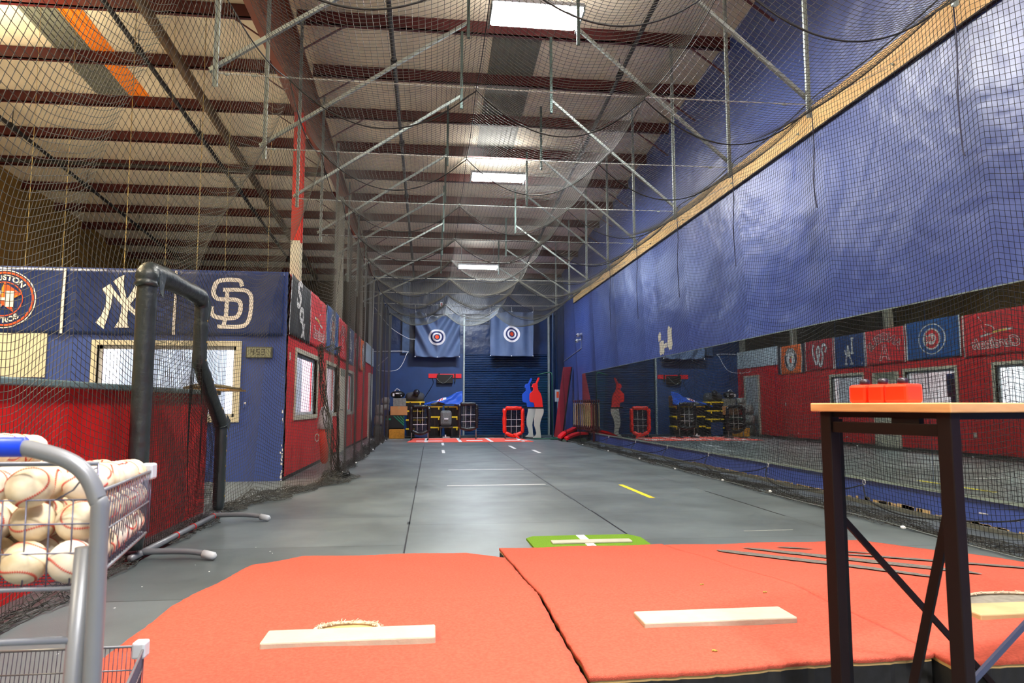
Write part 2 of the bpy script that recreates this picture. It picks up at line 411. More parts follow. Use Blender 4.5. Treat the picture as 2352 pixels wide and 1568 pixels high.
# main rafter frame
def rbox(mb, x0, x1, ya, yb, za0, za1, zb0, zb1):
    return mb.add([(x0, ya, za0), (x1, ya, za0), (x1, yb, zb0), (x0, yb, zb0), (x0, ya, za1), (x1, ya, za1), (x1, yb, zb1), (x0, yb, zb1)],
                  [(0, 3, 2, 1), (4, 5, 6, 7), (0, 1, 5, 4), (1, 2, 6, 5), (2, 3, 7, 6), (3, 0, 4, 7)])
mb = MB()
RX = -2.24
def rbot(y): return float(np.interp(y, [-7, 8.0, 11.2, 15.5, 22, 27], [6.7, 5.98, 5.96, 6.2, 6.0, 5.75]))
st = [-6.9, 2, 8.0, 11.3, 15.5, 22, 27]
for ya, yb in zip(st[:-1], st[1:]):
    ra, rb = roof_z(ya) - .21, roof_z(yb) - .21
    rbox(mb, RX - .08, RX + .08, ya, yb, rbot(ya), rbot(ya) + .02, rbot(yb), rbot(yb) + .02)
    rbox(mb, RX - .08, RX + .08, ya, yb, ra - .02, ra, rb - .02, rb)
    rbox(mb, RX - .01, RX + .01, ya, yb, rbot(ya) + .02, ra - .02, rbot(yb) + .02, rb - .02)
tag(build('roof_rafter', mb, RAFTER), 'deep brown-red steel rafter running away from the camera left of the lane', 'beam')
col = thing('steel_column', (RX, 11.4, OZ_ := 3.10), 'tall steel column painted red above cream behind the corner banners', 'column')
def hsec(mb, z0, z1):
    return mb.box(RX - .075, RX + .075, 11.30, 11.315, z0, z1).box(RX - .075, RX + .075, 11.50, 11.515, z0, z1).box(RX - .008, RX + .008, 11.315, 11.50, z0, z1)
build('painted_lower_shaft', hsec(MB(), 3.10, 3.79), CREAM, col)
o = build('painted_upper_shaft', hsec(MB(), 3.79, 5.96), mat('signal_red_paint', (206, 48, 38), .45), col)
for k, y in enumerate((16.6, 21.4, 25.2)):
    o = build('steel_column', MB().box(RX - .07, RX + .07, y, y + .015, 3.1, rbot(y)).box(RX - .07, RX + .07, y + .2, y + .215, 3.1, rbot(y)).box(RX - .008, RX + .008, y + .015, y + .2, 3.1, rbot(y)), mat('grey_column', (150, 150, 142), .5))
    tag(o, 'grey steel column above the red wall banners, %s of the three' % ('nearest', 'middle', 'farthest')[k], 'column', 'grey columns behind the left netting')
# fly braces between purlins and rafter
for k, y in enumerate(pur_y[2:12]):
    for s in (-1, 1):
        zt = roof_z(y) - .2
        o = build('fly_brace', MB().bar((RX + s * .085, y + .03, zt - .5), (RX + s * .85, y + .03, zt + .0), .045, .012), DARKRED)
        tag(o, 'dark red fly brace %s of the rafter, %s to the camera' % ('left' if s < 0 else 'right', ORD[k]), 'brace', 'fly braces along the rafter')
for k, y in enumerate(pur_y[3:11]):
    zt = roof_z(y) - .2
    o = build('wall_brace', MB().bar((XR - .02, y, zt - .5), (XR - .7, y, zt - .02), .045, .012), DARKRED)
    tag(o, 'dark red brace high on the blue wall, %s to the camera' % ORD[k], 'brace', 'braces at the top of the blue wall')
# pipes under the roof
def pipe_run(name, x, r, off, label, m=BLACKSTEEL, ya=-6, yb=25.4, couplers=True):
    mb = MB().tube([(x, ya, roof_z(ya) - off), (x, yb, roof_z(yb) - off)], r, 10)
    o = thing(name, (x, ya, roof_z(ya) - off), label, 'pipe')
    build('pipe', mb, m, o, smooth=True)
    if couplers:
        for y in np.arange(ya + 2.2, yb - 1, 3.0):
            z = roof_z(y) - off
            build('coupling', MB().tube([(x, y - .08, z + .006), (x, y + .08, z - .006)], r * 1.6, 8).tube([(x, y, z), (x, y, z + off - .01)], .008, 6), m, o)
pipe_run('sprinkler_pipe', -.69, .035, .32, 'thin black sprinkler pipe left of the lane centre below the roof')
pipe_run('sprinkler_pipe', 3.22, .035, .32, 'thin black sprinkler pipe under the roof near the blue wall')
pipe_run('sprinkler_pipe', -4.78, .04, .34, 'black sprinkler pipe in the side bay beside the thick brown tube')
pipe_run('sprinkler_pipe', -8.35, .04, .34, 'black sprinkler pipe highest toward the tan far left wall')
pipe_run('roof_duct', -4.25, .085, .36, 'thick brown round tube running under the side bay roof', mat('brown_tube', (104, 84, 62), .5), couplers=False)
o = build('cross_conduit', MB().tube([(XFAR, 15.6, 6.42), (-2.2, 15.6, 6.36)], .045, 8), BLACKSTEEL); tag(o, 'dark conduit crossing the side bay roof from wall to rafter', 'pipe')
# skylight panels set in the roof
def sky(name, x0, x1, ya, yb, m, label):
    mb = MB(); rbox(mb, x0, x1, ya, yb, roof_z(ya) - .012, roof_z(ya) - .002, roof_z(yb) - .012, roof_z(yb) - .002)
    n = int((x1 - x0) / .09)
    for i in range(n):
        x = x0 + (i + .5) * (x1 - x0) / n
        rbox(mb, x - .012, x + .012, ya, yb, roof_z(ya) - .024, roof_z(ya) - .012, roof_z(yb) - .024, roof_z(yb) - .012)
    o = build(name, mb, m); tag(o, label, 'skylight')
sky('skylight_panel', .95, 1.78, 9.2, 15.0, SKY_G, 'grey translucent skylight strip in the roof above the lane')
sky('skylight_panel', -6.4, -5.82, 8.6, 13.35, SKY_G, 'dull grey half of the skylight strip over the side bay')
sky('skylight_panel', -5.81, -5.45, 8.6, 13.35, SKY_O, 'glowing amber half of the skylight strip over the side bay')

# ---------------- office block: blue front and red side wall with windows
OZ = 3.10
holes_f = [(-4.80, -2.87, .93, 1.97)]
mb = MB()
wall_cells(mb, [XFAR, -4.80, -2.87, XL], [0, .93, 1.97, OZ], holes_f, lambda a, b, c, d: mb.box(a, b, YO, YO + .12, c, d))
struct('wall_office_front', mb, BLUE)
holes_s = [(11.22, 13.26, .94, 1.95), (14.38, 16.05, .94, 1.95), (17.80, 19.3, .94, 1.95)]
mb = MB()
wall_cells(mb, [YO + .005, 11.22, 13.26, 14.38, 16.05, 17.80, 19.3, YB + .2], [0, .94, 1.95, OZ], holes_s, lambda a, b, c, d: mb.box(XL - .12, XL, a, b, c, d))
struct('wall_office_side', mb, RED)
struct('baseboard_office', MB().box(XL, XL + .012, YO + .01, YB, 0, .05), mat('black_baseboard', (30, 28, 28), .6))
struct('ceiling_office', MB().box(XFAR, XL - .12, YO + .12, YB, OZ - .06, OZ), WHITE)
struct('wall_office_inner', MB().box(XFAR, XL - .12, 14.0, 14.1, 0, OZ - .06).box(-5.6, -5.5, YO + .12, 14.0, 0, OZ - .06), WHITE)
struct('wall_office_rear', MB().box(-5.6, -5.5, 14.1, 20.2, 0, OZ - .06).box(-5.5, XL - .12, 20.2, 20.3, 0, OZ - .06), WHITE)
# paint wear on the blue/red corner
mb = MB()
for i in range(26):
    z = random.choice([random.uniform(.0, .12), random.uniform(.18, .4), random.uniform(.0, 1.6)])
    s_ = random.uniform(.006, .022); dx = random.uniform(0, .03)
    mb.box(XL - dx - s_, XL - dx, YO - .0025, YO, z, z + s_ * random.uniform(1, 3))
struct('trim_5', mb, WHITE)
def window(name, plane, a, b, z0, z1, fw=.075):
    """plane 'x' (wall XL facing +x) or 'y' (wall YO facing -y)"""
    if plane == 'y':
        P = lambda u0, u1, n0, n1, c, d: (u0, u1, YO - n1, YO - n0, c, d)
    else:
        P = lambda u0, u1, n0, n1, c, d: (XL + n0, XL + n1, u0, u1, c, d)
    base = ((a + b) / 2, YO, z0) if plane == 'y' else (XL, (a + b) / 2, z0)
    o = thing(name, base, None, None); o['kind'] = 'structure'
    mb = MB()
    for q in ((a - fw, b + fw, -.06, .022, z1, z1 + fw), (a - fw, b + fw, -.06, .022, z0 - fw, z0), (a - fw, a, -.06, .022, z0, z1), (b, b + fw, -.06, .022, z0, z1)):
        mb.box(*P(*q))
    build('window_frame', mb, CREAM, o, bevel=.004)
    mb = MB()
    for q in ((a, b, -.09, -.05, z1 - .05, z1), (a, b, -.09, -.05, z0, z0 + .05), (a, a + .05, -.09, -.05, z0, z1), (b - .05, b, -.09, -.05, z0, z1)): mb.box(*P(*q))
    build('window_sash', mb, WHITE, o)
    g = bpy.data.materials.get('window_glass')
    if not g:
        g = mat('window_glass', (240, 248, 250), .02, trans=1.0); g.node_tree.nodes['Principled BSDF'].inputs['IOR'].default_value = 1.05
    build('window_pane', MB().box(*P(a + .05, b - .05, -.075, -.069, z0 + .05, z1 - .05)), g, o)
    return o, P
w1, P1 = window('window_1', 'y', -4.80, -2.87, .93, 1.97)
w2, P2 = window('window_2', 'x', 11.22, 13.26, .94, 1.95)
w3, P3 = window('window_3', 'x', 14.38, 16.05, .94, 1.95)
w4, P4 = window('window_4', 'x', 17.80, 19.3, .94, 1.95)
def blinds(P, a, b, z0, z1, n, label, part=1.):
    mb = MB()
    for i in range(n):
        u = a + (b - a) * (i + .5) / n; hw = (b - a) / n * .475 * part
        q = P(u - hw, u + hw, -.16, -.155, z0, z1); mb.box(*q)
    o = build('window_blind', mb, BLIND); tag(o, label, 'blind', 'blinds inside the office windows')
blinds(P1, -4.55, -3.05, .95, 1.93, 24, 'white vertical slat blind inside the blue wall window')
blinds(P2, 11.3, 12.6, .98, 1.92, 20, 'white vertical slat blind inside the red wall window nearest the corner')
blinds(P4, 17.9, 19.2, .98, 1.92, 14, 'white vertical slat blind in the red wall window beyond the cream door')
o = build('wall_poster', MB().box(XL - .2, XL - .19, 14.42, 14.9, 1.3, 1.85).box(XL - .2, XL - .19, 14.42, 14.8, 1.0, 1.3), mat('poster_blue', (60, 130, 220), .5, rgb2=(240, 70, 150), vscale=2.2)); tag(o, 'blue and pink poster behind the glass left of the cream door', 'poster')
d2 = thing('door_2', (XL, 16.8, 0), None, None); d2['kind'] = 'structure'
build('door_leaf', MB().box(XL, XL + .035, 16.28, 17.32, .01, 1.98), CREAM, d2, bevel=.004)
build('door_handle', MB().tube([(XL + .035, 16.42, 1.0), (XL + .09, 16.42, 1.0), (XL + .09, 16.54, 1.0)], .012), GALV, d2)
build('door_closer_panel', MB().box(XL + .035, XL + .045, 16.42, 17.18, 1.80, 1.97), mat('grey_green_panel', (138, 142, 128), .5), d2)
d3 = thing('door_3', (XL, 24.4, 0), None, None); d3['kind'] = 'structure'
build('door_leaf', MB().box(XL, XL + .03, 23.9, 24.9, .01, 2.15), mat('grey_white_door', (198, 202, 206), .5), d3)
build('door_frame', MB().box(XL, XL + .05, 23.8, 23.9, 0, 2.22).box(XL, XL + .05, 24.9, 25.0, 0, 2.22).box(XL, XL + .05, 23.9, 24.9, 2.15, 2.22), CREAM, d3)
o = build('white_board', MB().box(XL + .002, XL + .03, 22.42, 25.55, 2.52, 3.16), mat('pale_blue_board', (206, 218, 226), .5)); tag(o, 'long pale board above the far red wall beyond the orange banner', 'board')
o = build('wall_panel', MB().box(-8.2, -5.48, YO - .02, YO, 1.5, 2.13), CREAM); tag(o, 'plain cream panel on the blue wall under the round emblem banner', 'panel')
# light switches and outlet plates on the walls
def plate(loc, lab, axis='x'):
    x, y, z = loc
    o = thing('outlet_plate', loc, lab, 'outlet')
    if axis == 'x': build('plate', MB().box(x, x + .008, y - .04, y + .04, z - .06, z + .06), CREAM, o, bevel=.002); build('socket', MB().box(x + .008, x + .011, y - .018, y + .018, z - .04, z + .04), WHITE, o)
    else: build('plate', MB().box(x - .035, x + .035, y - .008, y, z - .06, z + .06), BLUE, o, bevel=.002); build('socket', MB().box(x - .012, x + .012, y - .011, y - .008, z + .0, z + .03), WHITE, o)
plate((XL, 13.9, .45), 'cream outlet plate low on the red wall between the two nearer windows')
plate((XL, 22.0, 1.15), 'small cream switch plate on the far red wall before the last door')
plate((-2.72, YO, 1.12), 'blue-painted outlet plate on blue wall right of the window', 'y')
plate((XL, 10.75, 1.85), 'small switch plate on red wall beside the blue corner')
# wall clock
ck = thing('digital_clock', (-2.54, YO, 1.8), 'grey digital wall clock showing 4:53 on the blue wall', 'clock')
build('clock_case', MB().box(-2.73, -2.35, YO - .035, YO, 1.80, 1.965), mat('dark_grey_case', (74, 78, 70), .5), ck, bevel=.006)
build('clock_display', MB().box(-2.71, -2.37, YO - .037, YO - .035, 1.812, 1.953), LCD, ck)
SEG = {'4': 'fgbc', '5': 'afgcd', '3': 'abgcd', '1': 'bc', '8': 'abcdefg'}
def digit(mb, ch, x, z, w_, h, t, y):
    S = {'a': (x, x + w_, z + h - t, z + h), 'd': (x, x + w_, z, z + t), 'g': (x, x + w_, z + h / 2 - t / 2, z + h / 2 + t / 2),
         'f': (x, x + t, z + h / 2, z + h), 'b': (x + w_ - t, x + w_, z + h / 2, z + h), 'e': (x, x + t, z, z + h / 2), 'c': (x + w_ - t, x + w_, z, z + h / 2)}
    for s in SEG[ch]: a, b, c, d = S[s]; mb.box(a, b, y - .001, y, c, d)
mb = MB()
for ch, x in (('4', -2.655), ('5', -2.575), ('3', -2.505)): digit(mb, ch, x, 1.842, .045, .09, .010, YO - .037)
mb.box(-2.598, -2.59, YO - .038, YO - .037, 1.862, 1.872).box(-2.598, -2.59, YO - .038, YO - .037, 1.902, 1.912)
build('clock_digits', mb, LCD_D, ck)

# ---------------- mirror, kick wall and timber rail on the right wall
sm = [3.2, 4.72, 6.25, 7.78, 9.27, 10.8, 12.31, 13.07, 14.35, 16.22, 19.15, 21.93]
for k in range(len(sm) - 1):
    o = build('wall_mirror', MB().box(XR - .012, XR, sm[k] + .004, sm[k + 1] - .004, .290, 2.13), MIRROR)
    tag(o, 'tall mirror panel on the blue wall, %s to the camera' % ORD[min(k, 12)], 'mirror', 'mirror panels along the blue wall')
struct('trim_6', MB().box(XR - .03, XR, 3.2, 21.93, .262, .288), GLASS_EDGE)
struct('trim_7', MB().box(XR - .02, XR, 3.2, 21.93, 2.132, 2.142), GLASS_EDGE)
rg = thing('timber_rail', (XR, 14, 4.64), 'long pale pine board fixed high along the blue wall', 'rail')
ys = [2.2, 6.3, 10.6, 15.0, 19.2, 23.12]
for k in range(5):
    build('pine_board', MB().box(XR - .04, XR, ys[k] + .003, ys[k + 1] - .003, 4.645, 4.97), WOOD, rg, bevel=.004)
build('bottom_edge', MB().box(XR - .045, XR, 2.2, 23.12, 4.628, 4.645), mat('dark_edge', (48, 34, 30), .7), rg)
struct('baseboard_right', MB().box(XR - .05, XR, 2, 21.9, 0, .035), mat('curled_rubber_edge', (104, 106, 96), .7))
mb = MB()
for i in range(170):
    y = random.uniform(4.6, 12.5); s_ = random.uniform(.01, .10); 
    mb.box(XR - .004, XR, y, y + s_ * 1.4, .035, .037 + random.uniform(.004, .016) + (.02 if 6.3 < y < 7.6 else 0))
struct('trim_8', mb, mat('bare_drywall_edge', (210, 182, 130), .8))
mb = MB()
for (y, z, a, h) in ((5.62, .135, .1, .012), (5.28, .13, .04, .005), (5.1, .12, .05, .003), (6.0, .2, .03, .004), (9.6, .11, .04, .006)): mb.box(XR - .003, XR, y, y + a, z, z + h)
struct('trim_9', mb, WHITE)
# ragged off-white blobs laid on the blue wall
o = thing('ragged_white_patch', (XR, 13.9, 2.45), 'ragged white patch on blue wall above the mirrors', 'patch')
mb = MB()
def blob(mb, cy, cz, sy, sz, seed):
    r_ = random.Random(seed); n = 18; pl = []
    for i in range(n):
        a = 2 * PI * i / n; q = r_.uniform(.75, 1.1)
        pl.append((cy + math.copysign(abs(math.cos(a)) ** .6, math.cos(a)) * sy * q, cz + math.copysign(abs(math.sin(a)) ** .6, math.sin(a)) * sz * q))
    mb.prism(pl, lambda u, v, n_: (XR - .002 - n_, u, v), .002)
blob(mb, 14.12, 2.33, .16, .17, 1); blob(mb, 14.25, 2.58, .09, .10, 2); blob(mb, 13.62, 2.50, .15, .27, 3); blob(mb, 13.9, 2.36, .1, .06, 4)
build('patch_blobs', mb, mat('off_white_patch', (226, 224, 204), .6, var=.08, vscale=20), o)
# security cameras with conduit
for nm, y, z, lab in (('security_camera', 21.95, 3.40, 'upper of two small white security cameras on blue wall'), ('security_camera', 22.1, 3.22, 'lower of two small white security cameras on blue wall')):
    c = thing(nm, (XR, y, z), lab, 'camera')
    build('camera_body', MB().ball((XR - .13, y, z), .07, 12), WHITE, c, smooth=True)
    build('camera_mount', MB().tube([(XR, y, z + .05), (XR - .07, y, z + .03)], .035), WHITE, c)
    build('camera_lens', MB().ball((XR - .175, y - .03, z - .01), .03, 8), SCREENK, c, smooth=True)
o = build('wall_conduit', MB().tube([(XR - .02, 21.95, 2.98), (XR - .02, 25.3, 2.72)], .012, 6).tube([(XR - .02, 22.0, 3.5), (XR - .02, 22.0, 2.98)], .008, 6), PLASTIC_GREY); tag(o, 'thin grey conduit running from the two wall cameras to the corner', 'conduit')

# ------------------------------------------------------------------ high-bay lamps over the lane
for k, (x0, x1, y0, y1, z, lm, lab) in enumerate(((.73, 1.94, 8.40, 8.93, 6.3, lamp_m, 'large bright white lamp over the lane nearest the camera'),
                                       (.85, 2.08, 15.0, 15.5, 6.3, lamp_m, 'middle bright white lamp over the lane'),
                                       (.80, 2.04, 21.35, 21.85, 5.5, lamp_c, 'farthest lamp glowing cool white before the dark blue back wall'))):
    L_ = thing('high_bay_lamp', ((x0 + x1) / 2, (y0 + y1) / 2, z), lab, 'ceiling lamp', 'ceiling lamps over the lane')
    build('lamp_housing', MB().box(x0 - .02, x1 + .02, y0 - .02, y1 + .02, z + .03, z + .09), PLASTIC_GREY, L_, bevel=.01)
    build('lamp_lens', MB().box(x0 + .03, x1 - .03, y0, y1, z + .012, z + .03), lm, L_)
    for xe in (x0 - .02, x1 - .005): build('end_guard', MB().box(xe, xe + .025, y0 - .02, y1 + .02, z - .03, z + .03), GALV, L_)
    for xe in (x0 + .1, x1 - .1): build('suspension_wire', MB().tube([(xe, (y0 + y1) / 2, z + .09), (xe, (y0 + y1) / 2, roof_z((y0 + y1) / 2) - .02)], .006, 6), GALV, L_)

# ------------------------------------------------------------------ cage frames: struts, braces, wires
FR = [4.45, 6.45, 8.35, 10.4, 12.6, 14.6, 16.7, 18.9, 21.0]
XSL, XSR, ZC = -2.05, 3.86, 4.20
nF = len(FR)
def perforated(mb, a, b, wd, upv=(0, 1, 0)):
    mb.bar(a, b, wd, .012, upv)
    a = Vector(a); b = Vector(b)
    return mb
for k, y in enumerate(FR):
    for s in (-1, 1):
        x = XSL if s < 0 else XSR
        if k == 0 and s < 0: pass
        sd = 'left' if s < 0 else 'right'
        h = thing('hanging_strut', (x, y, 4.08), 'galvanised upright hanging strut on the %s of the lane, %s to the camera' % (sd, ORD[k]), 'strut', 'hanging struts %s of the lane' % sd)
        mb = MB().box(x - .022, x + .022, y - .004, y, 4.08, roof_z(y) - .2).box(x - .022, x - .018, y - .03, y, 4.08, roof_z(y) - .2).box(x + .018, x + .022, y - .03, y, 4.08, roof_z(y) - .2)
        build('channel', mb, GALV, h)
        xt = (.42 if s < 0 else 1.86); zt = 6.02 - .03 * max(0, k - 2)
        if k >= 4: zt = 5.95 - .11 * (k - 3); xt = .25 if s < 0 else 2.05
        br = thing('diagonal_brace', (x, y, 4.3), 'long galvanised diagonal brace on the %s of the lane, %s to the camera' % (sd, ORD[k]), 'brace', 'diagonal braces %s of the lane' % sd)
        a = Vector((x + s * .07, y + .02, 4.26)); b = Vector((xt, y + .02, zt))
        build('angle_bar', MB().bar(a, b, .004, .036, (0, 0, 1)).bar(a + Vector((0, .02, -.02)), b + Vector((0, .02, -.018)), .034, .004, (0, 0, 1)), GALV, br)
        build('top_bracket', MB().box(xt - .02, xt + .02, y + .01, y + .05, zt - .22, roof_z(y) - .2), mat('green_grey_strut', (78, 98, 96), .45, metal=.4), br)
    wv = thing('tension_wire', (XSL, y, 4.24), 'taut steel wire across the lane holding the roof netting, %s to the camera' % ORD[k], 'wire', 'wires across the lane')
    zl = 4.22
    build('wire', MB().tube([(XSL, y, zl), (XSL + .55, y, zl - .01), (.4, y, zl - .015), (2.1, y, zl - .015), (XSR, y, zl)], .0055 if k else .0035, 6), mat('bright_wire', (206, 210, 208), .4, metal=.2), wv)
    build('anchor_wire', MB().tube([(XSR, y, zl), (XR - .02, y + .12, 4.74)], .003, 5).tube([(XSR + .1, y, zl), (XR - .02, y - .35, 4.72)], .002, 5), GALV, wv)
    mb = MB()
    for xc in (XSL + .1, XSL + .35, -1.38, .4, 2.1, 3.6, XR - .05): mb.ball((xc, y, zl - .01 if xc < 4 else 4.72), .018, 6, (1.6, .6, .8))
    build('turnbuckle', mb, GALV, wv)

# ------------------------------------------------------------------ nets of knotted square mesh
def net_mesh(name, G, r, m, parent=None, knots=0):
    """G: (ni,nj,3) nodes. Every strand is a thin three-sided twine."""
    V = []; Fq = []; off = 0
    for axis in (0, 1):
        A = G if axis == 0 else np.swapaxes(G, 0, 1)          # strands run along first axis
        n, c, _ = A.shape
        T = np.empty_like(A); T[1:-1] = A[2:] - A[:-2]; T[0] = A[1] - A[0]; T[-1] = A[-1] - A[-2]
        T /= np.maximum(np.linalg.norm(T, axis=2, keepdims=True), 1e-9)
        O = np.empty_like(A); O[:, 1:-1] = A[:, 2:] - A[:, :-2]; O[:, 0] = A[:, 1] - A[:, 0]; O[:, -1] = A[:, -1] - A[:, -2]
        Nn = np.cross(T, O); Nn /= np.maximum(np.linalg.norm(Nn, axis=2, keepdims=True), 1e-9)
        B = np.cross(Nn, T)
        ring = np.stack([A + r * (math.cos(2 * PI * k / 3) * Nn + math.sin(2 * PI * k / 3) * B) for k in range(3)], axis=2)  # n,c,3,3
        V.append(ring.reshape(-1, 3))
        idx = np.arange(n * c * 3).reshape(n, c, 3) + off
        for k in range(3):
            k2 = (k + 1) % 3
            Fq.append(np.stack([idx[:-1, :, k], idx[:-1, :, k2], idx[1:, :, k2], idx[1:, :, k]], axis=-1).reshape(-1, 4))
        off += n * c * 3
    V = np.concatenate(V).astype(np.float32); Fq = np.concatenate(Fq).astype(np.int32)
    if knots:          # small knots where strands cross, on the part nearer than `knots` metres
        K = G.reshape(-1, 3); K = K[K[:, 1] < knots]; kr = r * 1.9
        O6 = np.array([(kr, 0, 0), (-kr, 0, 0), (0, kr, 0), (0, -kr, 0), (0, 0, kr), (0, 0, -kr)])
        kv = (K[:, None, :] + O6[None]).reshape(-1, 3); V = np.concatenate([V, kv.astype(np.float32)])
        q4 = np.array([(0, 2, 1, 3), (0, 4, 1, 5), (2, 4, 3, 5)])
        kf = (np.arange(len(K))[:, None, None] * 6 + off + q4[None]).reshape(-1, 4).astype(np.int32); Fq = np.concatenate([Fq, kf])
    base = np.array(wpos(parent)) if parent else np.zeros(3)
    V = V - base.astype(np.float32)
    me = bpy.data.meshes.new(name)
    me.vertices.add(len(V)); me.vertices.foreach_set('co', V.ravel())
    me.loops.add(len(Fq) * 4); me.loops.foreach_set('vertex_index', Fq.ravel())
    me.polygons.add(len(Fq)); me.polygons.foreach_set('loop_start', np.arange(0, len(Fq) * 4, 4, dtype=np.int32))
    me.polygons.foreach_set('loop_total', np.full(len(Fq), 4, dtype=np.int32))
    me.update(calc_edges=True)
    me.materials.append(m)
    o = bpy.data.objects.new(name, me); COL.objects.link(o)
    if parent: o.parent = parent
    WP[o.name] = Vector(base)
    return o
MS = .045
TW = .0020
def sag_between(y, pts):
    """0 at supports, 1 midway"""
    out = np.zeros_like(y)
    for a, b in zip(pts[:-1], pts[1:]):
        m_ = (y >= a) & (y <= b); u = (y[m_] - a) / (b - a); out[m_] = 4 * u * (1 - u)
    return out
FRn = [2.5] + FR + [23.1]
def smooth(t): t = np.clip(t, 0, 1); return t * t * (3 - 2 * t)
# overhead net
yy = np.arange(3.2, 23.1, MS); XS = [-1.38, .4, 2.1, 3.9]
xx = np.arange(-1.38, 3.901, MS * 1.0)
Yg, Xg = np.meshgrid(yy, xx, indexing='ij')
sx = sag_between(Xg.ravel(), XS).reshape(Xg.shape); sy = sag_between(Yg.ravel(), FRn).reshape(Yg.shape)
Zg = ZC - .42 * sx * (1 - .10 * sy) - .10 * sy
Zg += .012 * np.sin(Xg * 7.3 + Yg * 2.1)
Ywarp = Yg + .05 * np.sin(Xg * 1.9) * sy
ohn = thing('overhead_netting', (1.2, 12, ZC), 'black square mesh net sagging in scallops over the whole lane', 'net')
net_mesh('roof_net', np.stack([Xg, Ywarp, Zg], -1), TW, NET, ohn, knots=9)
def frame_rope(y):
    pts = []
    for x in np.linspace(-1.38, 3.9, 60):
        s_ = float(sag_between(np.array([x]), XS)[0]); pts.append((x, y, ZC - .44 * s_ - .008))
    return pts
for y in FR: build('scallop_rope', MB().tube(frame_rope(y), .007, 6), ROPE, ohn, smooth=True)
for x in (.4, 2.1):
    pts = [(x, y, ZC - .10 * float(sag_between(np.array([y]), FRn)[0]) - .006) for y in np.arange(3.2, 23, .2)]
    build('seam_rope', MB().tube(pts, .0045, 5), ROPE, ohn, smooth=True)
# left side net
def xleft(y, t):
    xb = -2.16 + .74 * smooth((y - 7.6) / 2.9); xt = -1.38 - .0 * y
    near = smooth((6.5 - y) / 3.0)
    xt = xt - .25 * near
    far = smooth((y - 7.2) / 2.5); tc = np.clip(t, 0, 1)
    return xb + (xt - xb) * (far * tc ** 1.25 + (1 - far) * smooth((tc - .5) / .5))
yy = np.arange(2.2, 23.8, MS * .93); tt = np.arange(0, 1.0001, MS / 4.2)
Yg, Tg = np.meshgrid(yy, tt, indexing='ij')
sy = sag_between(Yg.ravel(), FRn).reshape(Yg.shape)
Zt = ZC - .20 * sy
Zg = .03 + Tg * (Zt - .03) - .24 * sy * np.sin(PI * np.clip(Tg * .92 + .08, 0, 1)) ** .6 + .012 * np.sin(Yg * 9 + Tg * 6)
fold = sag_between(Yg.ravel(), FRn).reshape(Yg.shape)
Xg = xleft(Yg, Tg) + (.05 * (fold - .5) + .03 * np.sin(Yg * 4.1)) * (Tg > .02) * (1 - .6 * Tg)
lsn = thing('side_netting', (-2, 12, 0), 'black mesh net curtain hanging along the left side of the lane', 'net')
net_mesh('curtain_net', np.stack([Xg, Yg, np.maximum(Zg, .02)], -1), TW, NET, lsn, knots=9)
pts = [(float(xleft(np.array([y]), np.array([1.0]))[0]), y, ZC - .20 * float(sag_between(np.array([y]), FRn)[0])) for y in np.arange(2.4, 23, .15)]
build('edge_rope', MB().tube(pts, .006, 6), ROPE, lsn, smooth=True)
def heap(name, ya, yb, xf, side, width, parent, rows=13, h=.07):
    ys_ = np.arange(ya, yb, MS * .9); js = np.arange(rows)
    Y_, J_ = np.meshgrid(ys_, js, indexing='ij')
    wob = .5 + .28 * np.sin(Y_ * 3.1 + .4) + .22 * np.sin(Y_ * 7.7)
    X_ = xf(Y_) + side * (J_ / rows) * width * (.45 + .75 * wob) + rng.normal(0, .012, Y_.shape)
    Z_ = .012 + h * wob * np.abs(np.sin(J_ * .9 + Y_ * 5)) * (1 - J_ / rows) + rng.uniform(0, .016, Y_.shape)
    Y2 = Y_ + rng.normal(0, .012, Y_.shape) + .05 * np.sin(J_ * 1.3 + Y_ * 4)
    return net_mesh(name, np.stack([X_, Y2, Z_], -1), TW, NET, parent)
heap('gathered_hem', 3.2, 7.6, lambda y: -2.16 + 0 * y, 1, .2, lsn)
heap('gathered_hem', 7.5, 10.9, lambda y: -2.16 + .74 * smooth((y - 7.6) / 2.9) - .08, 1, .42, lsn, rows=17, h=.10)
heap('gathered_hem', 7.5, 10.9, lambda y: -2.13 + .74 * smooth((y - 7.6) / 2.9) - .08, 1, .38, lsn, rows=13, h=.13)
heap('gathered_hem', 10.8, 16.5, lambda y: -1.55 + 0 * y, 1, .22, lsn, rows=18, h=.16)
heap('gathered_hem', 16.0, 23.0, lambda y: -1.62 + 0 * y, 1, .2, lsn, rows=14, h=.22)
# twisted bundles where two nets meet
bd = thing('net_bundle', (-1.6, 10.7, 0), 'twisted black bundle of netting falling to a coiled heap left of the lane', 'net bundle')
mb = MB()
for q in range(16):
    r_ = random.Random(q); ph = r_.uniform(0, 6); am = r_.uniform(.01, .045)
    pts = []
    for i in range(26):
        t = i / 25; z = 2.02 * (1 - t)
        x = -1.70 + .30 * t ** 1.6 + am * math.sin(ph + t * 11) * (1 + t); y = 10.72 + am * math.cos(ph * 2 + t * 9) + .1 * t
        pts.append((x, y, max(z, .01)))
    mb.tube(pts, .0045, 5)
for q in range(9):
    r_ = random.Random(50 + q); ph = r_.uniform(0, 6); am = r_.uniform(.008, .03)
    pts = [(-1.47 + am * math.sin(ph + i * .5) + .04 * i / 20, 10.95 + am * math.cos(ph + i * .6), 2.0 - i * .078 * 1.25 if 2.0 - i * .0975 > .01 else .01) for i in range(21)]
    mb.tube(pts, .004, 5)
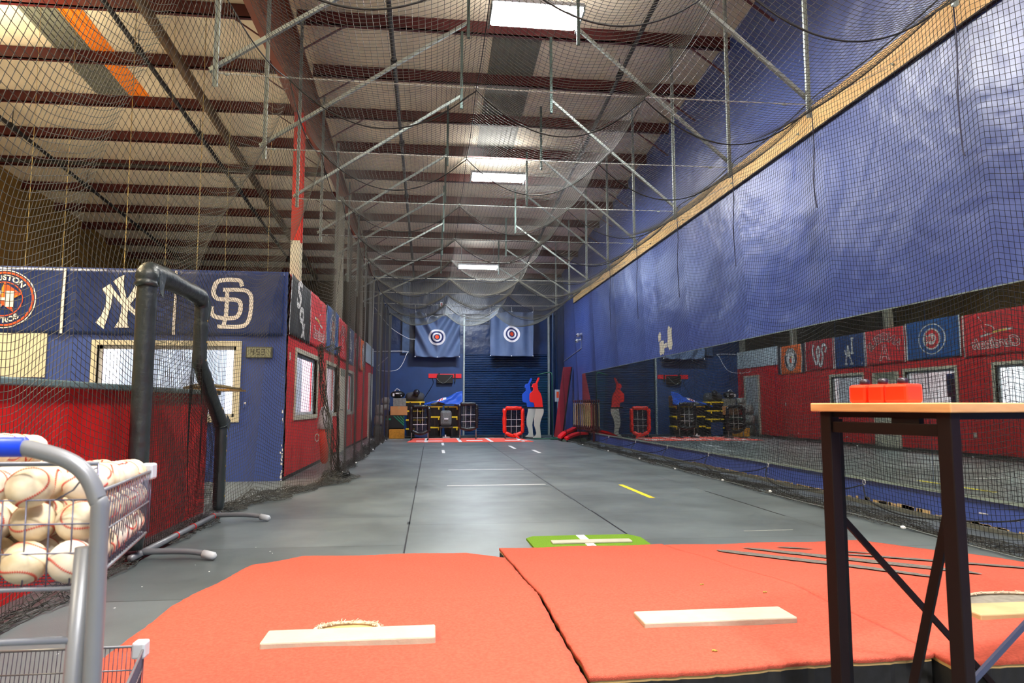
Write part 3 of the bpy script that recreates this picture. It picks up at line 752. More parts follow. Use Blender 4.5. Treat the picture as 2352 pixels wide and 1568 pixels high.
for q in range(10):
    r_ = random.Random(90 + q); pts = []
    for i in range(18):
        a = 2 * PI * i / 17 + q; rr = .12 + .1 * r_.random(); pts.append((-1.42 + rr * math.cos(a), 10.65 + rr * 1.5 * math.sin(a), .02 + .10 * r_.random()))
    mb.tube(pts, .005, 5)
for q in range(5):
    pts = [(-1.72 + .30 * i / 10, 10.72 + .25 * i / 10, 2.02 + .03 * math.sin(i * 1.3 + q) - .012 * q) for i in range(11)]
    mb.tube(pts, .006, 5)
build('bundle', mb, ROPE, bd, smooth=True)
ring = [(-1.70 + .03 * math.sin(a), 10.60, .62 + .055 * math.cos(a)) for a in np.linspace(0, 2 * PI, 14)]
cb = build('carabiner', MB().tube(ring, .006, 6), GALV, bd); cb['label'] = 'small bright steel carabiner'
# right side net
XNR = 4.2
yy = np.arange(3.4, 22.0, MS * .95); tt = np.arange(0, 1.0001, MS / 4.35)
Yg, Tg = np.meshgrid(yy, tt, indexing='ij')
sy = sag_between(Yg.ravel(), FRn).reshape(Yg.shape)
Zt = ZC + .14 - .06 * sy
Zg = .03 + Tg * (Zt - .03) - .17 * (sy ** 1.0) * np.sin(PI * np.clip(Tg * .85 + .12, 0, 1)) ** .5 * (.8 + .2 * np.sin(Yg * .7)) + .010 * np.sin(Yg * 3.7 + Tg * 5)
Xg = XNR - .22 * Tg + (.05 * (sy - .5) + .02 * np.sin(Yg * 3.3 + 2 * Tg)) * (1 - .5 * Tg)
rsn = thing('side_netting', (4.2, 12, 0), 'black mesh net curtain hanging before the blue wall and mirrors', 'net')
net_mesh('curtain_net', np.stack([Xg, Yg, np.maximum(Zg, .015)], -1), TW, NETD, rsn, knots=12)
yt = np.arange(3.5, 22.0, .12)
pts = [(3.97, y, ZC + .145 - .06 * float(sag_between(np.array([y]), FRn)[0])) for y in yt]
build('edge_rope', MB().tube(pts, .007, 6), ROPE, rsn, smooth=True)
heap('gathered_hem', 3.6, 21.5, lambda y: 4.26 - .03 * np.sin(y * 1.1), -1, .16, rsn, rows=9, h=.11)
heap('gathered_hem', 3.6, 21.5, lambda y: 4.2 - .03 * np.sin(y * 1.1), 1, .42, rsn, rows=9, h=.09)
# hem line with white ties on the floor and rope scallops hooked to the wall
HK = [3.2, 5.05, 7.3, 9.53, 11.68, 13.81, 16.02, 18.52, 20.6]
for k in range(len(HK)):
    y = HK[k]; hz = .21
    if k < len(HK) - 1:
        y2 = HK[k + 1]
        pts = [(XR - .06, y, hz), (XR - .16, y + (y2 - y) * .12, hz * .62), (XR - .33, y + (y2 - y) * .35, .07), (XR - .38, y + (y2 - y) * .55, .05), (XR - .27, y + (y2 - y) * .82, .10), (XR - .06, y2, hz)]
        build('hem_rope', MB().tube(curve_pts(pts, 5), .0075, 6), ROPE, rsn, smooth=True)
    a = np.linspace(0, 2 * PI, 12)
    hk = thing('wall_hook', (XR, y, hz), 'small white hook ring on the blue kick wall, %s to the camera' % ORD[k], 'hook', 'white hooks along the kick wall')
    build('ring', MB().tube([(XR - .03 - .012, y + .022 * math.sin(t), hz + .03 + .03 * math.cos(t)) for t in a], .005, 5), WHITE, hk)
    build('screw_plate', MB().box(XR - .03, XR, y - .008, y + .008, hz + .045, hz + .065), WHITE, hk)
mb = MB()
for y in (4.9, 5.6, 6.62, 6.75, 8.1, 9.38, 11.15, 13.4, 15.7, 18.3): mb.ball((4.10 + .05 * math.sin(y), y, .05), .02, 6, (1, 1.4, .8))
build('hem_ties', mb, WHITE, rsn)
mb = MB()
for y in (11.3, 13.1, 15.0, 17.0, 19.5, 21.4): mb.ball((-1.42 + .04 * math.sin(y * 3), y, .04), .02, 6, (1, 1.4, .8)); mb.ball((-1.5, y + .6, .25), .018, 6)
build('hem_ties', mb, WHITE, lsn)
build('hem_cord', MB().tube(curve_pts([(4.12 + .03 * math.sin(y * 2.3), y, .04) for y in np.arange(3.8, 21, .7)], 4), .0022, 5), GALV, rsn)
# dangling cords
for k, (y, zb) in enumerate(((4.5, 2.94), (6.45, 3.12), (8.35, 2.90), (10.4, 2.82), (12.6, 2.75), (14.6, 2.7))):
    x = 3.90
    o = build('dangling_cord', MB().tube(curve_pts([(x, y, 4.2), (x + .012, y, 3.8), (x - .006, y, 3.4), (x + .01, y + .005, zb + .08), (x + .005, y - .02, zb)], 5), .0055, 6), CORD)
    tag(o, 'dark cord end dangling before the blue wall, %s to the camera' % ORD[k], 'cord', 'cords dangling from the right net edge')
# pale ropes hanging in the side bay
for k, x in enumerate((-5.98, -5.47, -4.6, -4.02, -3.56, -3.15, -2.52)):
    o = build('hanging_rope', MB().tube([(x, 10.7, OZ), (x - .01, 10.72, 5.0), (x - .02, 10.7, roof_z(10.7) - .05)], .006 if k in (2, 4) else .003, 6), mat('manila_rope', (170, 150, 96), .7))
    tag(o, 'pale rope hanging behind the front banners, %s from the left' % ('first', 'second', 'third', 'fourth', 'fifth', 'sixth', 'seventh')[k], 'rope', 'ropes hanging above the office')
# white loop of cord at the far left corner
o = build('loose_wire', MB().tube(curve_pts([(-1.5, 23.6, 2.75), (-1.9, 24, 2.35), (-1.2, 24.2, 2.35), (-.9, 24.4, 2.9), (-.95, 24.5, 3.02), (-2.05, 24.4, 3.0)], 7), .009, 6), WTAPE); tag(o, 'white slack cord looping at the far left corner', 'cord')
o = build('slack_wire', MB().tube(curve_pts([(-2.0, 24, 4.5), (-1.5, 24.6, 3.9), (-.9, 25, 3.55), (-.62, 25.2, 3.52)], 7), .007, 6), WTAPE); tag(o, 'white slack wire running down to the left target sheet', 'wire')

# ------------------------------------------------------------------ pitching mounds
def mz(y): return .25 if y < 3.15 else max(.02, .25 - (y - 3.15) * .0975)
def rubber(parent, x0, x1, y0, y1, z, m, th=.022):
    return build('pitching_rubber', MB().box(x0, x1, y0, y1, z - .01, z + th), m, parent, bevel=.006)
def mound(name, label, ys_, xl, xr, loc, skew=0.):
    root = thing(name, loc, label, 'pitching mound')
    st = list(np.arange(ys_[0], ys_[1], .035)) + [ys_[1]]
    nx = 60; vs = []; fs = []; rows = []
    for i, y in enumerate(st):
        a, b = xl(y), xr(y); j_ = rng.normal(0, .0018, 2)
        rows.append((a + j_[0], b + j_[1], y))
    mb = MB()
    for (a, b, y) in rows:
        for k in range(nx + 1):
            x = a + (b - a) * k / nx
            yy_ = y + (rng.normal(0, .002) if y in (st[0], st[-1]) else 0)
            yy_ += skew * (x - xl(y)) * max(0, 1 - (y - ys_[0]) / .35)
            mb.v.append((x, yy_, mz(y) + .003 * math.sin(x * 9 + y * 7)))
    n_ = len(rows)
    for i in range(n_ - 1):
        for k in range(nx):
            mb.f.append((i * (nx + 1) + k, i * (nx + 1) + k + 1, (i + 1) * (nx + 1) + k + 1, (i + 1) * (nx + 1) + k))
    # rolled turf rim
    per = [(i, 0) for i in range(n_)] + [(n_ - 1, k) for k in range(1, nx + 1)] + [(i, nx) for i in range(n_ - 2, -1, -1)] + [(0, k) for k in range(nx - 1, 0, -1)]
    cx_ = sum(r[0] + r[1] for r in rows) / 2 / n_; cy_ = (ys_[0] + ys_[1]) / 2
    base = len(mb.v); P = len(per)
    for lev in (1, 2):
        for (i, k) in per:
            p = mb.v[i * (nx + 1) + k]
            d = Vector((p[0] - cx_, p[1] - cy_)).normalized() * (.004 if lev == 1 else .001)
            mb.v.append((p[0] + d.x, p[1] + d.y, p[2] - (.008 if lev == 1 else .018)))
    idx0 = [i * (nx + 1) + k for (i, k) in per]
    for q in range(P):
        q2 = (q + 1) % P
        mb.f.append((idx0[q], idx0[q2], base + q2, base + q)); mb.f.append((base + q, base + q2, base + P + q2, base + P + q))
    build('turf_top', mb, TURF, root, smooth=True)
    side = MB(); ply = MB()
    lo = []
    for (i, k) in per:
        p = mb.v[i * (nx + 1) + k]; d = Vector((p[0] - cx_, p[1] - cy_)).normalized() * .006
        lo.append((p[0] - d.x, p[1] - d.y, p[2]))
    for q in range(P):
        q2 = (q + 1) % P; a = lo[q]; b = lo[q2]
        ply.add([(a[0], a[1], a[2] - .012), (b[0], b[1], b[2] - .012), (b[0], b[1], max(.001, b[2] - .030)), (a[0], a[1], max(.001, a[2] - .030))], [(0, 1, 2, 3)])
        side.add([(a[0], a[1], max(.001, a[2] - .030)), (b[0], b[1], max(.001, b[2] - .030)), (b[0], b[1], 0), (a[0], a[1], 0)], [(0, 1, 2, 3)])
    build('plywood_edge', ply, PLYW, root); build('black_side', side, BLACKSIDE, root)
    return root
mL = mound('pitching_mound', 'left clay-red turf mound with tapered left edge and dirty white rubber', (2.10, 4.88),
           lambda y: -1.09 if y < 4.5 else -1.09 + (y - 4.5) * .62, lambda y: .485 - (0 if y < 4.55 else (y - 4.55) * .7), (-.3, 3.4, 0))
rb = rubber(mL, -.59, .024, 2.565, 2.705, .25, RUBBER_W)
def crescent(cx_, cy_, w_, d_, z):
    n = 18
    outer = [(cx_ + w_ * math.cos(PI * i / n), cy_ + d_ * math.sin(PI * i / n) ** .8) for i in range(n + 1)]
    return outer
out = crescent(-.305, 2.70, .118, .085, .25)
build('bare_patch', MB().prism(out, lambda u, v, n_: (u, v, .2545 + n_), .0025), PLYW, mL)
build('grey_tape_patch', MB().prism([(x * .85 - .046, 2.70 + (y - 2.70) * .55) for x, y in out], lambda u, v, n_: (u, v, .2572 + n_), .0015), TURF_PATCH, mL)
def fray(pts, z, n, seed, ln=.016):
    mb = MB(); r_ = random.Random(seed)
    mb.tube([(x, y, z + .006) for x, y in pts], .007, 6)
    for _ in range(n):
        i = r_.randrange(len(pts) - 1); t = r_.random(); x = pts[i][0] * (1 - t) + pts[i + 1][0] * t; y = pts[i][1] * (1 - t) + pts[i + 1][1] * t
        a = r_.uniform(0, 2 * PI); l = ln * r_.uniform(.5, 1.3)
        mb.tube([(x, y, z), (x + math.cos(a) * l * .5, y + math.sin(a) * l * .5, z + l * .7), (x + math.cos(a) * l, y + math.sin(a) * l, z + l * r_.uniform(.2, 1))], .0016, 4)
    return mb
build('frayed_edge', fray(out, .258, 130, 3), FRAY, mL)
mR = mound('pitching_mound', 'middle clay-red turf mound with clean white rubber beside the centre gap', (2.195, 5.10),
           lambda y: .505, lambda y: 1.735, (1.1, 3.6, 0), skew=.06)
rubber(mR, .82, 1.44, 2.625, 2.775, .25, RUBBER_W)
for (x, y) in ((1.02, 2.33), (1.9 - .3, 3.05), (1.42, 3.4)):
    pass
mb = MB()
for (x, y) in ((.985, 2.36), (1.52, 3.05), (1.30, 3.25)):
    for q in range(9): mb.ball((x + random.uniform(-.008, .008), y + random.uniform(-.006, .006), mz(y) + .004), .003, 6)
build('yellow_lint', mb, mat('yellow_lint', (150, 132, 60), .9), mR)
m3 = mound('pitching_mound', 'right clay-red turf mound with grey tape streaks and worn rubber behind the table', (2.17, 5.04),
           lambda y: 1.74, lambda y: 3.42 if y < 4.2 else 3.42 - (y - 4.2) * .18, (2.6, 3.6, 0))
rubber(m3, 2.18, 2.80, 2.57, 2.72, .25, RUBBER_D)
out = crescent(2.50, 2.72, .24, .16, .25)
build('bare_patch', MB().prism(out, lambda u, v, n_: (u, v, .2545 + n_), .0025), TURF_PATCH, m3)
build('frayed_edge', fray(out, .258, 120, 5), FRAY, m3)
def streak(pts, w0, nm='tape_streak'):
    P = curve_pts([(x, y, 0) for x, y in pts], 10); n = len(P); L_ = []; R_ = []
    for i, p in enumerate(P):
        t = (P[min(i + 1, n - 1)] - P[max(i - 1, 0)]).normalized(); nn = Vector((-t.y, t.x, 0)); q = i / (n - 1)
        w_ = w0 * (math.sin(PI * min(1, max(0, q)) ** .7) ** .5 + .05) * random.uniform(.85, 1.1)
        L_.append(p + nn * w_); R_.append(p - nn * w_)
    mb = MB()
    for i in range(n - 1):
        f = lambda v: (v.x, v.y, mz(v.y) + .0065 + .003 * math.sin(v.x * 9 + v.y * 7))
        mb.add([f(L_[i]), f(L_[i + 1]), f(R_[i + 1]), f(R_[i])], [(0, 1, 2, 3)])
    return mb
mat('worn_turf_grey', (98, 92, 86), .85, var=.35, vscale=60)
for pts, wd in (([(1.96, 4.62), (2.15, 4.2), (2.30, 3.85), (2.42, 3.5), (2.50, 3.22)], .062), ([(2.18, 4.68), (2.36, 4.3), (2.60, 3.82), (2.78, 3.45), (2.82, 3.3)], .05), ([(2.45, 4.72), (2.62, 4.55)], .03),
                ([(2.60, 4.25), (2.82, 3.98), (3.02, 3.70), (3.2, 3.42), (3.35, 3.2)], .05), ([(2.74, 4.38), (2.86, 4.22)], .025)):
    build('worn_streak', streak(pts, wd), MATS['worn_turf_grey'], m3)
# small strike mat
g = thing('practice_mat', (1.25, 5.5, 0), 'small bright green turf mat with white rubber and cross line in front of mounds', 'mat')
poly = [(.80, 5.14), (1.72, 5.14), (1.735, 5.62), (1.66, 5.76), (.85, 5.76), (.785, 5.68)]
build('green_turf', MB().prism(poly, lambda u, v, n_: (u, v, n_), .016), GREEN, g)
build('white_cross_line', MB().box(1.215, 1.285, 5.14, 5.76, .0155, .018), WTAPE, g)
build('pitching_rubber', MB().box(.955, 1.60, 5.40, 5.50, .015, .032), RUBBER_W, g, bevel=.006)

# floor tape
def tape(x0, x1, y0, y1, m, label, th=.0015):
    o = build('floor_tape', MB().box(x0, x1, y0, y1, .0003, th), m); tag(o, label, 'tape'); return o
tape(.225, 1.6, 9.57, 9.625, WTAPE, 'nearer of two long white tape lines across the floor mats')
tape(.30, 1.6, 11.88, 11.94, WTAPE, 'farther of two long white tape lines across the floor mats')
tape(2.60, 2.67, 8.05, 9.44, YTAPE, 'single yellow tape strip on the dark floor mats')
tape(.26, .33, 16.1, 17.2, WTAPE, 'short white tape dash left of centre, nearer of its pair')
tape(.30, .37, 19.2, 20.4, WTAPE, 'short white tape dash left of centre, just before the home plate mat')
tape(2.48, 2.56, 15.9, 17.0, WTAPE, 'short white tape dash right of centre, nearer of its pair')
tape(2.1, 2.18, 17.5, 18.8, WTAPE, 'short white tape dash right of centre, farther of its pair')
tape(2.75, 3.2, 5.86, 5.875, mat('faint_chalk', (150, 154, 150), .8), 'faint chalk line on the floor right of the green mat')
# darker open seams between floor mats
for k, (x0, x1, y0, y1) in enumerate(((1.675, 1.69, 5.85, 7.2), (1.665, 1.678, 7.2, 8.1), (-.2, -.188, 5.3, 9.0), (-.203, -.19, 9.0, 18.5), (1.652, 1.662, 8.1, 20.4), (-.215, -.185, 6.55, 6.68), (-.21, -.185, 9.4, 9.6), (3.52, 3.535, 6.6, 8.6))):
    o = build('mat_seam', MB().box(x0, x1, y0, y1, .0002, .0012), SCREENK); o['kind'] = 'structure'; o.name = 'trim_%d' % (10 + k)
mb = MB()
for k in range(26):
    x = random.uniform(-1.9, -.1); y = random.uniform(2.4, 5.8); s_ = random.uniform(.003, .009)
    if x > -1.15 and y < 5: continue
    mb.obox((x, y, .0015), s_, s_ * 1.6, .002, Euler((0, 0, random.uniform(0, 3))).to_matrix())
o = build('paint_flakes', mb, WTAPE); tag(o, 'tiny white paint flakes scattered on the dark floor by the mound', 'debris', kind='stuff')

# home plate mat at the far end
hm = thing('home_plate_mat', (1.3, 21.9, 0), 'long clay-red batting mat with white box lines at the far end', 'mat')
build('mat_base', MB().prism([(-.72, 20.75), (3.1, 20.75), (2.9, 23.3), (-.55, 23.3)], lambda u, v, n_: (u, v, n_), .012), mat('clay_red_mat', (226, 88, 72), .9), hm)
mb = MB()
for q in ((-.45, .35, 21.2, 21.5), (-.2, -.1, 20.8, 23.2), (.83, .93, 20.76, 23.2), (1.78, 1.88, 20.76, 23.2), (1.1, 1.6, 21.3, 21.8), (2.3, 3.0, 21.3, 21.6), (2.75, 2.85, 20.8, 23.2), (-.5, 3.0, 23.15, 23.25)):
    mb.box(q[0], q[1], q[2], q[3], .012, .014)
build('white_lines', mb, WTAPE, hm)

# ------------------------------------------------------------------ padded pitching screen
ls = thing('pitching_screen', (-2.05, 6.1, 0), 'black padded L-shaped pitching screen with net on grey feet at left', 'screen')
XS_ = -2.05
def wrinkled(pts, r, seed, n=14, amp=.08, sub=6):
    P = curve_pts(pts, sub); r_ = random.Random(seed); mb = MB()
    rs = [r * (1 + amp * (r_.random() - .5)) for _ in P]
    rs[0] *= .8; rs[-1] *= .8
    return mb.tube(P, rs, n)
build('near_post_pad', wrinkled([(XS_, 5.15, .10), (XS_, 5.15, .7), (XS_, 5.15, 1.3), (XS_, 5.15, 1.9), (XS_ + .004, 5.16, 2.04)], .068, 1, amp=.05), VINYL_K, ls, smooth=True)
build('top_pad', wrinkled([(XS_, 5.13, 1.95), (XS_, 5.15, 2.045), (XS_, 5.26, 2.075), (XS_, 5.7, 2.07), (XS_, 6.2, 2.06), (XS_, 6.30, 2.02)], .075, 2, amp=.16), VINYL_K, ls, smooth=True)
build('upper_post_pad', wrinkled([(XS_, 6.31, 2.05), (XS_, 6.33, 1.95), (XS_, 6.33, 1.7), (XS_, 6.33, 1.50), (XS_, 6.36, 1.44)], .060, 3, amp=.12), VINYL_K, ls, smooth=True)
build('slanted_pad', wrinkled([(XS_, 6.33, 1.50), (XS_, 6.45, 1.38), (XS_, 6.75, 1.14), (XS_, 7.0, .95), (XS_, 7.04, .90)], .062, 4, amp=.12), VINYL_K, ls, smooth=True)
build('far_post_pad', wrinkled([(XS_, 7.05, .93), (XS_, 7.05, .6), (XS_, 7.05, .3), (XS_, 7.05, .09)], .055, 5, amp=.06), VINYL_K, ls, smooth=True)
# loose flap folds at the corners
def flap(c, pts):
    return MB().add([tuple(p) for p in pts], [tuple(range(len(pts)))])
fl_ = MB()
fl_.add([(XS_ + .07, 5.17, 2.08), (XS_ + .085, 5.28, 2.06), (XS_ + .08, 5.25, 1.96), (XS_ + .09, 5.22, 1.88), (XS_ + .075, 5.19, 1.93)], [(0, 1, 2), (0, 2, 4), (2, 3, 4)])
fl_.add([(XS_ + .05, 6.36, 2.08), (XS_ + .065, 6.40, 1.98), (XS_ + .05, 6.38, 1.84), (XS_ + .06, 6.34, 1.9)], [(0, 1, 2, 3)])
fl_.add([(XS_ + .05, 7.04, 1.02), (XS_ + .06, 7.14, .95), (XS_ + .055, 7.12, .84), (XS_ + .06, 7.03, .9)], [(0, 1, 2, 3)])
build('corner_flaps', fl_, mat('glossy_vinyl_fold', (66, 76, 78), .25, bump=.5, bscale=14, bdist=.02), ls, solid=.004)
mb = MB()
for z in (1.85, 1.66, 1.50): mb.ball((XS_ + .058, 6.325, z), .010, 8, (.5, 1, 1))
for q in (.25, .5, .75): mb.ball((XS_ + .06, 6.36 + .66 * q, 1.46 - .52 * q), .010, 8, (.5, 1, 1))
for z in (.80, .66, .51, .37, .22): mb.ball((XS_ + .054, 7.05, z), .010, 8, (.5, 1, 1))
build('eyelets', mb, BRASS, ls, smooth=True)
build('base_tube', MB().tube([(XS_, 5.1, .05), (XS_, 7.08, .05)], .024, 12), STEEL_GREY, ls, smooth=True)
for y, s_ in ((5.27, 1), (6.92, 1)):
    build('foot', MB().tube(curve_pts([(XS_ - .12, y, .055), (XS_, y, .06), (XS_ + .28, y - .02, .062), (XS_ + .42, y - .03, .05), (XS_ + .50, y - .05, .032)], 6), .022, 12), STEEL_GREY, ls, smooth=True)
    build('foot_cap', MB().tube([(XS_ + .44, y - .04, .044), (XS_ + .52, y - .06, .03), (XS_ + .535, y - .065, .028)], [.030, .028, .012], 12), PLASTIC_GREY, ls, smooth=True)
mb = MB()
for y in (5.95, 6.35, 6.9):
    mb.tube([(XS_ + .027 * math.cos(a), y, .05 + .027 * math.sin(a)) for a in np.linspace(0, 2 * PI, 12)], .004, 5)
mb.tube([(XS_ + .02, 6.95, .08), (XS_ + .03, 6.97, .02)], .004, 4)
build('red_ties', mb, REDTIE, ls)
def lz(y): return 2.03 if y < 6.33 else 1.5 - (y - 6.33) * (.55 / .72)
yy = np.arange(5.18, 7.02, .036); tt = np.arange(0, 1.0001, .0185)
Yg, Tg = np.meshgrid(yy, tt, indexing='ij')
top = np.vectorize(lz)(Yg)
Zg = .07 + Tg * (top - .07) - .03 * np.sin(PI * (Yg - 5.15) / 1.9) * np.sin(PI * Tg)
Xg = XS_ + .0 + .05 * np.sin(PI * (Yg - 5.15) / 1.9) * np.sin(PI * Tg)
net_mesh('screen_net', np.stack([Xg, Yg, Zg], -1), .0013, ROPE, ls)
Xg2 = XS_ - .03 - .04 * np.sin(PI * (Yg - 5.15) / 1.9) * np.sin(PI * Tg)
net_mesh('screen_net', np.stack([Xg2, Yg + .013, Zg + .014], -1), .0012, ROPE, ls)

# ------------------------------------------------------------------ red front counter behind the left net
ct = thing('reception_counter', (-2.9, 5.5, 0), 'long red panelled counter with grey-green top behind the left net', 'counter')
mb = MB().box(-3.1, -2.34, 1.2, 7.55, 0, 1.21)
build('counter_body', mb, RED_PANEL, ct)
build('counter_top', MB().box(-3.3, -2.26, 1.0, 7.72, 1.21, 1.255), TEAL, ct, bevel=.01)
tr = thing('wire_tray', (-2.38, 7.9, 1.25), 'brass wire tray with folded netting at the far end of the counter', 'tray')
build('tray_board', MB().box(-2.62, -2.10, 7.45, 8.1, 1.256, 1.275), mat('brass_tray', (190, 150, 84), .4, metal=.5), tr)
mb = MB()
for q in range(14):
    r_ = random.Random(q); y = 7.55 + q * .035
    mb.tube(curve_pts([(-2.6, y, 1.285), (-2.45, y + .02, 1.30 + .03 * r_.random()), (-2.28, y - .02, 1.29 + .03 * r_.random()), (-2.12, y, 1.285)], 5), .009, 6)
build('folded_net', mb, mat('olive_twine', (104, 98, 76), .7), tr, smooth=True)
# hanging red and white bag
hb = thing('hanging_bag', (-1.72, 11.5, .35), 'red bag with white hood hanging in the left net beside the bundle', 'bag')
prof = [(.02, .30), (.06, .34), (.075, .55), (.09, .75), (.10, .90)]
build('red_body', MB().lathe([(.03, .16), (.06, .2), (.085, .45), (.11, .74)], (-1.72, 11.5, 0), 16), mat('red_nylon', (232, 44, 22), .5), hb, smooth=True)
build('white_hood', MB().lathe([(.125, .72), (.122, .80), (.10, .98), (.065, 1.07), (.01, 1.10)], (-1.72, 11.5, 0), 16), mat('white_mesh_cloth', (214, 220, 232), .6), hb, smooth=True)
build('hang_cord', MB().tube([(-1.72, 11.5, 1.1), (-1.68, 11.5, 2.0), (-1.45, 11.4, 4.05)], .004, 5), ROPE, hb)

# ------------------------------------------------------------------ ball cart at lower left
CA = 0.0; e1 = Vector((math.cos(CA), math.sin(CA), 0)); e2 = Vector((-math.sin(CA), math.cos(CA), 0)); CO = Vector((-.497, 1.125, 0))
KS = 1.12
def CP(a, b, z):
    a = -.42 + (a + .42) * (1 - .66 * b); return (KS * (CO.x + a), KS * (CO.y + b), 1.1 + (z - 1.1) * KS if z > .3 else z)
cart = thing('ball_cart', CP(-.3, .35, 0), 'grey tube ball cart with two wire baskets and blue handle grip', 'cart')
cart_pts = [CP(-.84, 0, 1.037), CP(-.40, 0, 1.038), CP(-.16, 0, 1.038), CP(-.09, 0, 1.030), CP(-.035, 0, 1.005), CP(-.008, 0, .96), CP(-.002, 0, .90), CP(0, 0, .5), CP(0, 0, .10)]
build('handle_tube', MB().tube(curve_pts(cart_pts, 8), .0143, 16), STEEL_GREY, cart, smooth=True)
build('blue_grip', MB().tube([CP(-.72, 0, 1.0375), CP(-.115, 0, 1.0375)], .0168, 16), BLUE_GRIP, cart, smooth=True)
build('leg_tube', MB().tube([CP(-.022, .01, .885), CP(-.030, .005, .60), CP(-.045, 0, .10)], .0165, 14), STEEL_GREY, cart, smooth=True)
build('leg_tube', MB().tube([CP(-.84, 0, 1.037), CP(-.84, 0, .10)], .0128, 12), STEEL_GREY, cart, smooth=True)
build('leg_tube', MB().tube([CP(-.84, .74, .80), CP(-.84, .72, .10)], .0128, 12), STEEL_GREY, cart, smooth=True)
build('cross_bar', MB().tube([CP(-.84, 0, .752), CP(-.03, 0, .752)], .006, 8), STEEL_GREY, cart, smooth=True)
for (a, b) in ((0, 0), (-.84, 0), (-.84, .72)):
    c = Vector(CP(a, b, .05)); R_ = Euler((0, PI / 2, CA)).to_matrix()
    build('caster', MB().lathe([(.05, -.012), (.05, .012)], c, 16, R_), SCREENK, cart)
WIRE = mat('wire_chrome', (104, 104, 124), .35, metal=.5)
def basket(a0, a1, b0, b1, zb0, zb1, zt0, zt1, znear, nside, nnear, taper=.03, name='wire_basket'):
    """wires: near panel at b0, far at b1, sides a0,a1; z bottoms/tops for near/far"""
    zb = lambda b: zb0 + (zb1 - zb0) * (b - b0) / (b1 - b0); zt = lambda b: zt0 + (zt1 - zt0) * (b - b0) / (b1 - b0)
    rod = MB(); thin = MB()
    R1, R2 = .0038, .0012
    for (f0, f1, fb) in ((1, 0, 0),):
        pass
    for lev, rr in ((1.0, R1), (.5, R2 * 1.9), (0.0, R1)):
        def Z(b): return zb(b) + (zt(b) - zb(b)) * lev
        tp = taper * (1 - lev)
        rod.tube([CP(a1 - tp, b0, Z(b0)), CP(a1 - tp, b1 - tp, Z(b1))], rr, 8)
        rod.tube([CP(a0 + tp, b0, Z(b0)), CP(a0 + tp, b1 - tp, Z(b1))], rr, 8)
        rod.tube([CP(a0 + tp, b1 - tp, Z(b1)), CP(a1 - tp, b1 - tp, Z(b1))], rr, 8)
    for i in range(nside + 1):
        b = b0 + (b1 - b0) * i / nside
        for a, s_ in ((a1, -1), (a0, 1)):
            thin.tube([CP(a, b, zt(b)), CP(a + s_ * taper, b, zb(b))], R2, 5)
        thin.tube([CP(a0 + taper, b, zb(b)), CP(a1 - taper, b, zb(b))], R2, 5)
    nf = max(4, int((a1 - a0) / .02))
    for i in range(nf + 1):
        a = a0 + (a1 - a0) * i / nf
        thin.tube([CP(a, b1, zt(b1)), CP(a, b1 - taper, zb(b1))], R2, 5)
    near = MB()
    for i in range(nnear + 1):
        a = a0 + (a1 - a0) * i / nnear
        near.tube([CP(a, b0, znear - .055), CP(a + .006 * 0, b0 + .004, zb0)], R2 * 1.15, 6)
    for z in (znear - .055, zb0 + (znear - zb0) * .62 - .02, zb0 + (znear - zb0) * .28): near.tube([CP(a0, b0, z), CP(a1, b0, z)], R2 * 1.15, 6)
    near.tube([CP(a1 - .06, b0, znear - .055), CP(a1 - .035, b0, znear - .04), CP(a1 - .015, b0, znear - .012), CP(a1, b0, znear - .006)], R2 * 1.3, 6)
    rod.tube([CP(a0, b0, znear), CP(a1, b0, znear)], R1 * 1.1, 8)
    rod.tube([CP(a0, b0, zb0), CP(a1, b0, zb0)], R1, 8)
    for i in range(2): near.tube([CP(a1 - .0 - i * (a1 - a0), b0, znear), CP(a1 - i * (a1 - a0), b0, zb0)], R2 * 1.6, 6)
    o = build(name, rod, STEEL_GREY, cart, smooth=True)
    build('thin_wires', thin, WIRE, o, smooth=True); build('near_panel_wires', near, WIRE, o, smooth=True)
    for a_ in (a1 - .012, a0 + .012):
        c = Vector(CP(a_, b1 - .02, zt1)); build('corner_block', MB().obox(c, .036, .04, .045), PLASTIC_GREY, o, bevel=.006)
    return o
basket(-.83, -.012, .02, .735, .822, .782, .965, .935, 1.010, 26, 24, taper=.012)
basket(-.83, -.012, .22, .76, .40, .385, .525, .495, .56, 27, 22, taper=.012)
# baseballs heaped in the upper basket
bme = MB().ball((0, 0, 0), .0366, 20)
ball0 = build('baseball', bme, BALL, smooth=True, loc=(0, 0, 0))
ball1 = build('baseball', bme, BALL2, smooth=True, loc=(0, 0, 0))
def seam_mb():
    mb = MB(); R_ = .0368; pts = []
    for i in range(97):
        t = 2 * PI * i / 96; a = .44
        x = math.cos(t) + a * math.cos(3 * t) * .55; y = math.sin(t) - a * math.sin(3 * t) * .55; z = 1.02 * math.sin(2 * t) * .95
        v = Vector((x, y, z)).normalized() * R_; pts.append(v)
    for i in range(96):
        p = pts[i]; q = pts[i + 1]; t = (q - p).normalized(); n = p.normalized(); s_ = t.cross(n) * .75
        c = (p + q) / 2
        for sg in (-1, 1):
            mb.bar(c + n * .0002, c + s_ * sg * .0030 + t * .0012, .0009, .0006, n)
    mb.tube(pts, .0004, 4)
    return mb
sm_ = seam_mb()
for b in (ball0, ball1):
    s_ = build('stitching', sm_, STITCH, loc=(0, 0, 0)); s_.parent = b
    b['label'] = 'worn white baseball with red stitching heaped in the upper basket of the cart'; b['category'] = 'baseball'; b['group'] = 'baseballs heaped in the cart basket'
d = .0738; spots = []
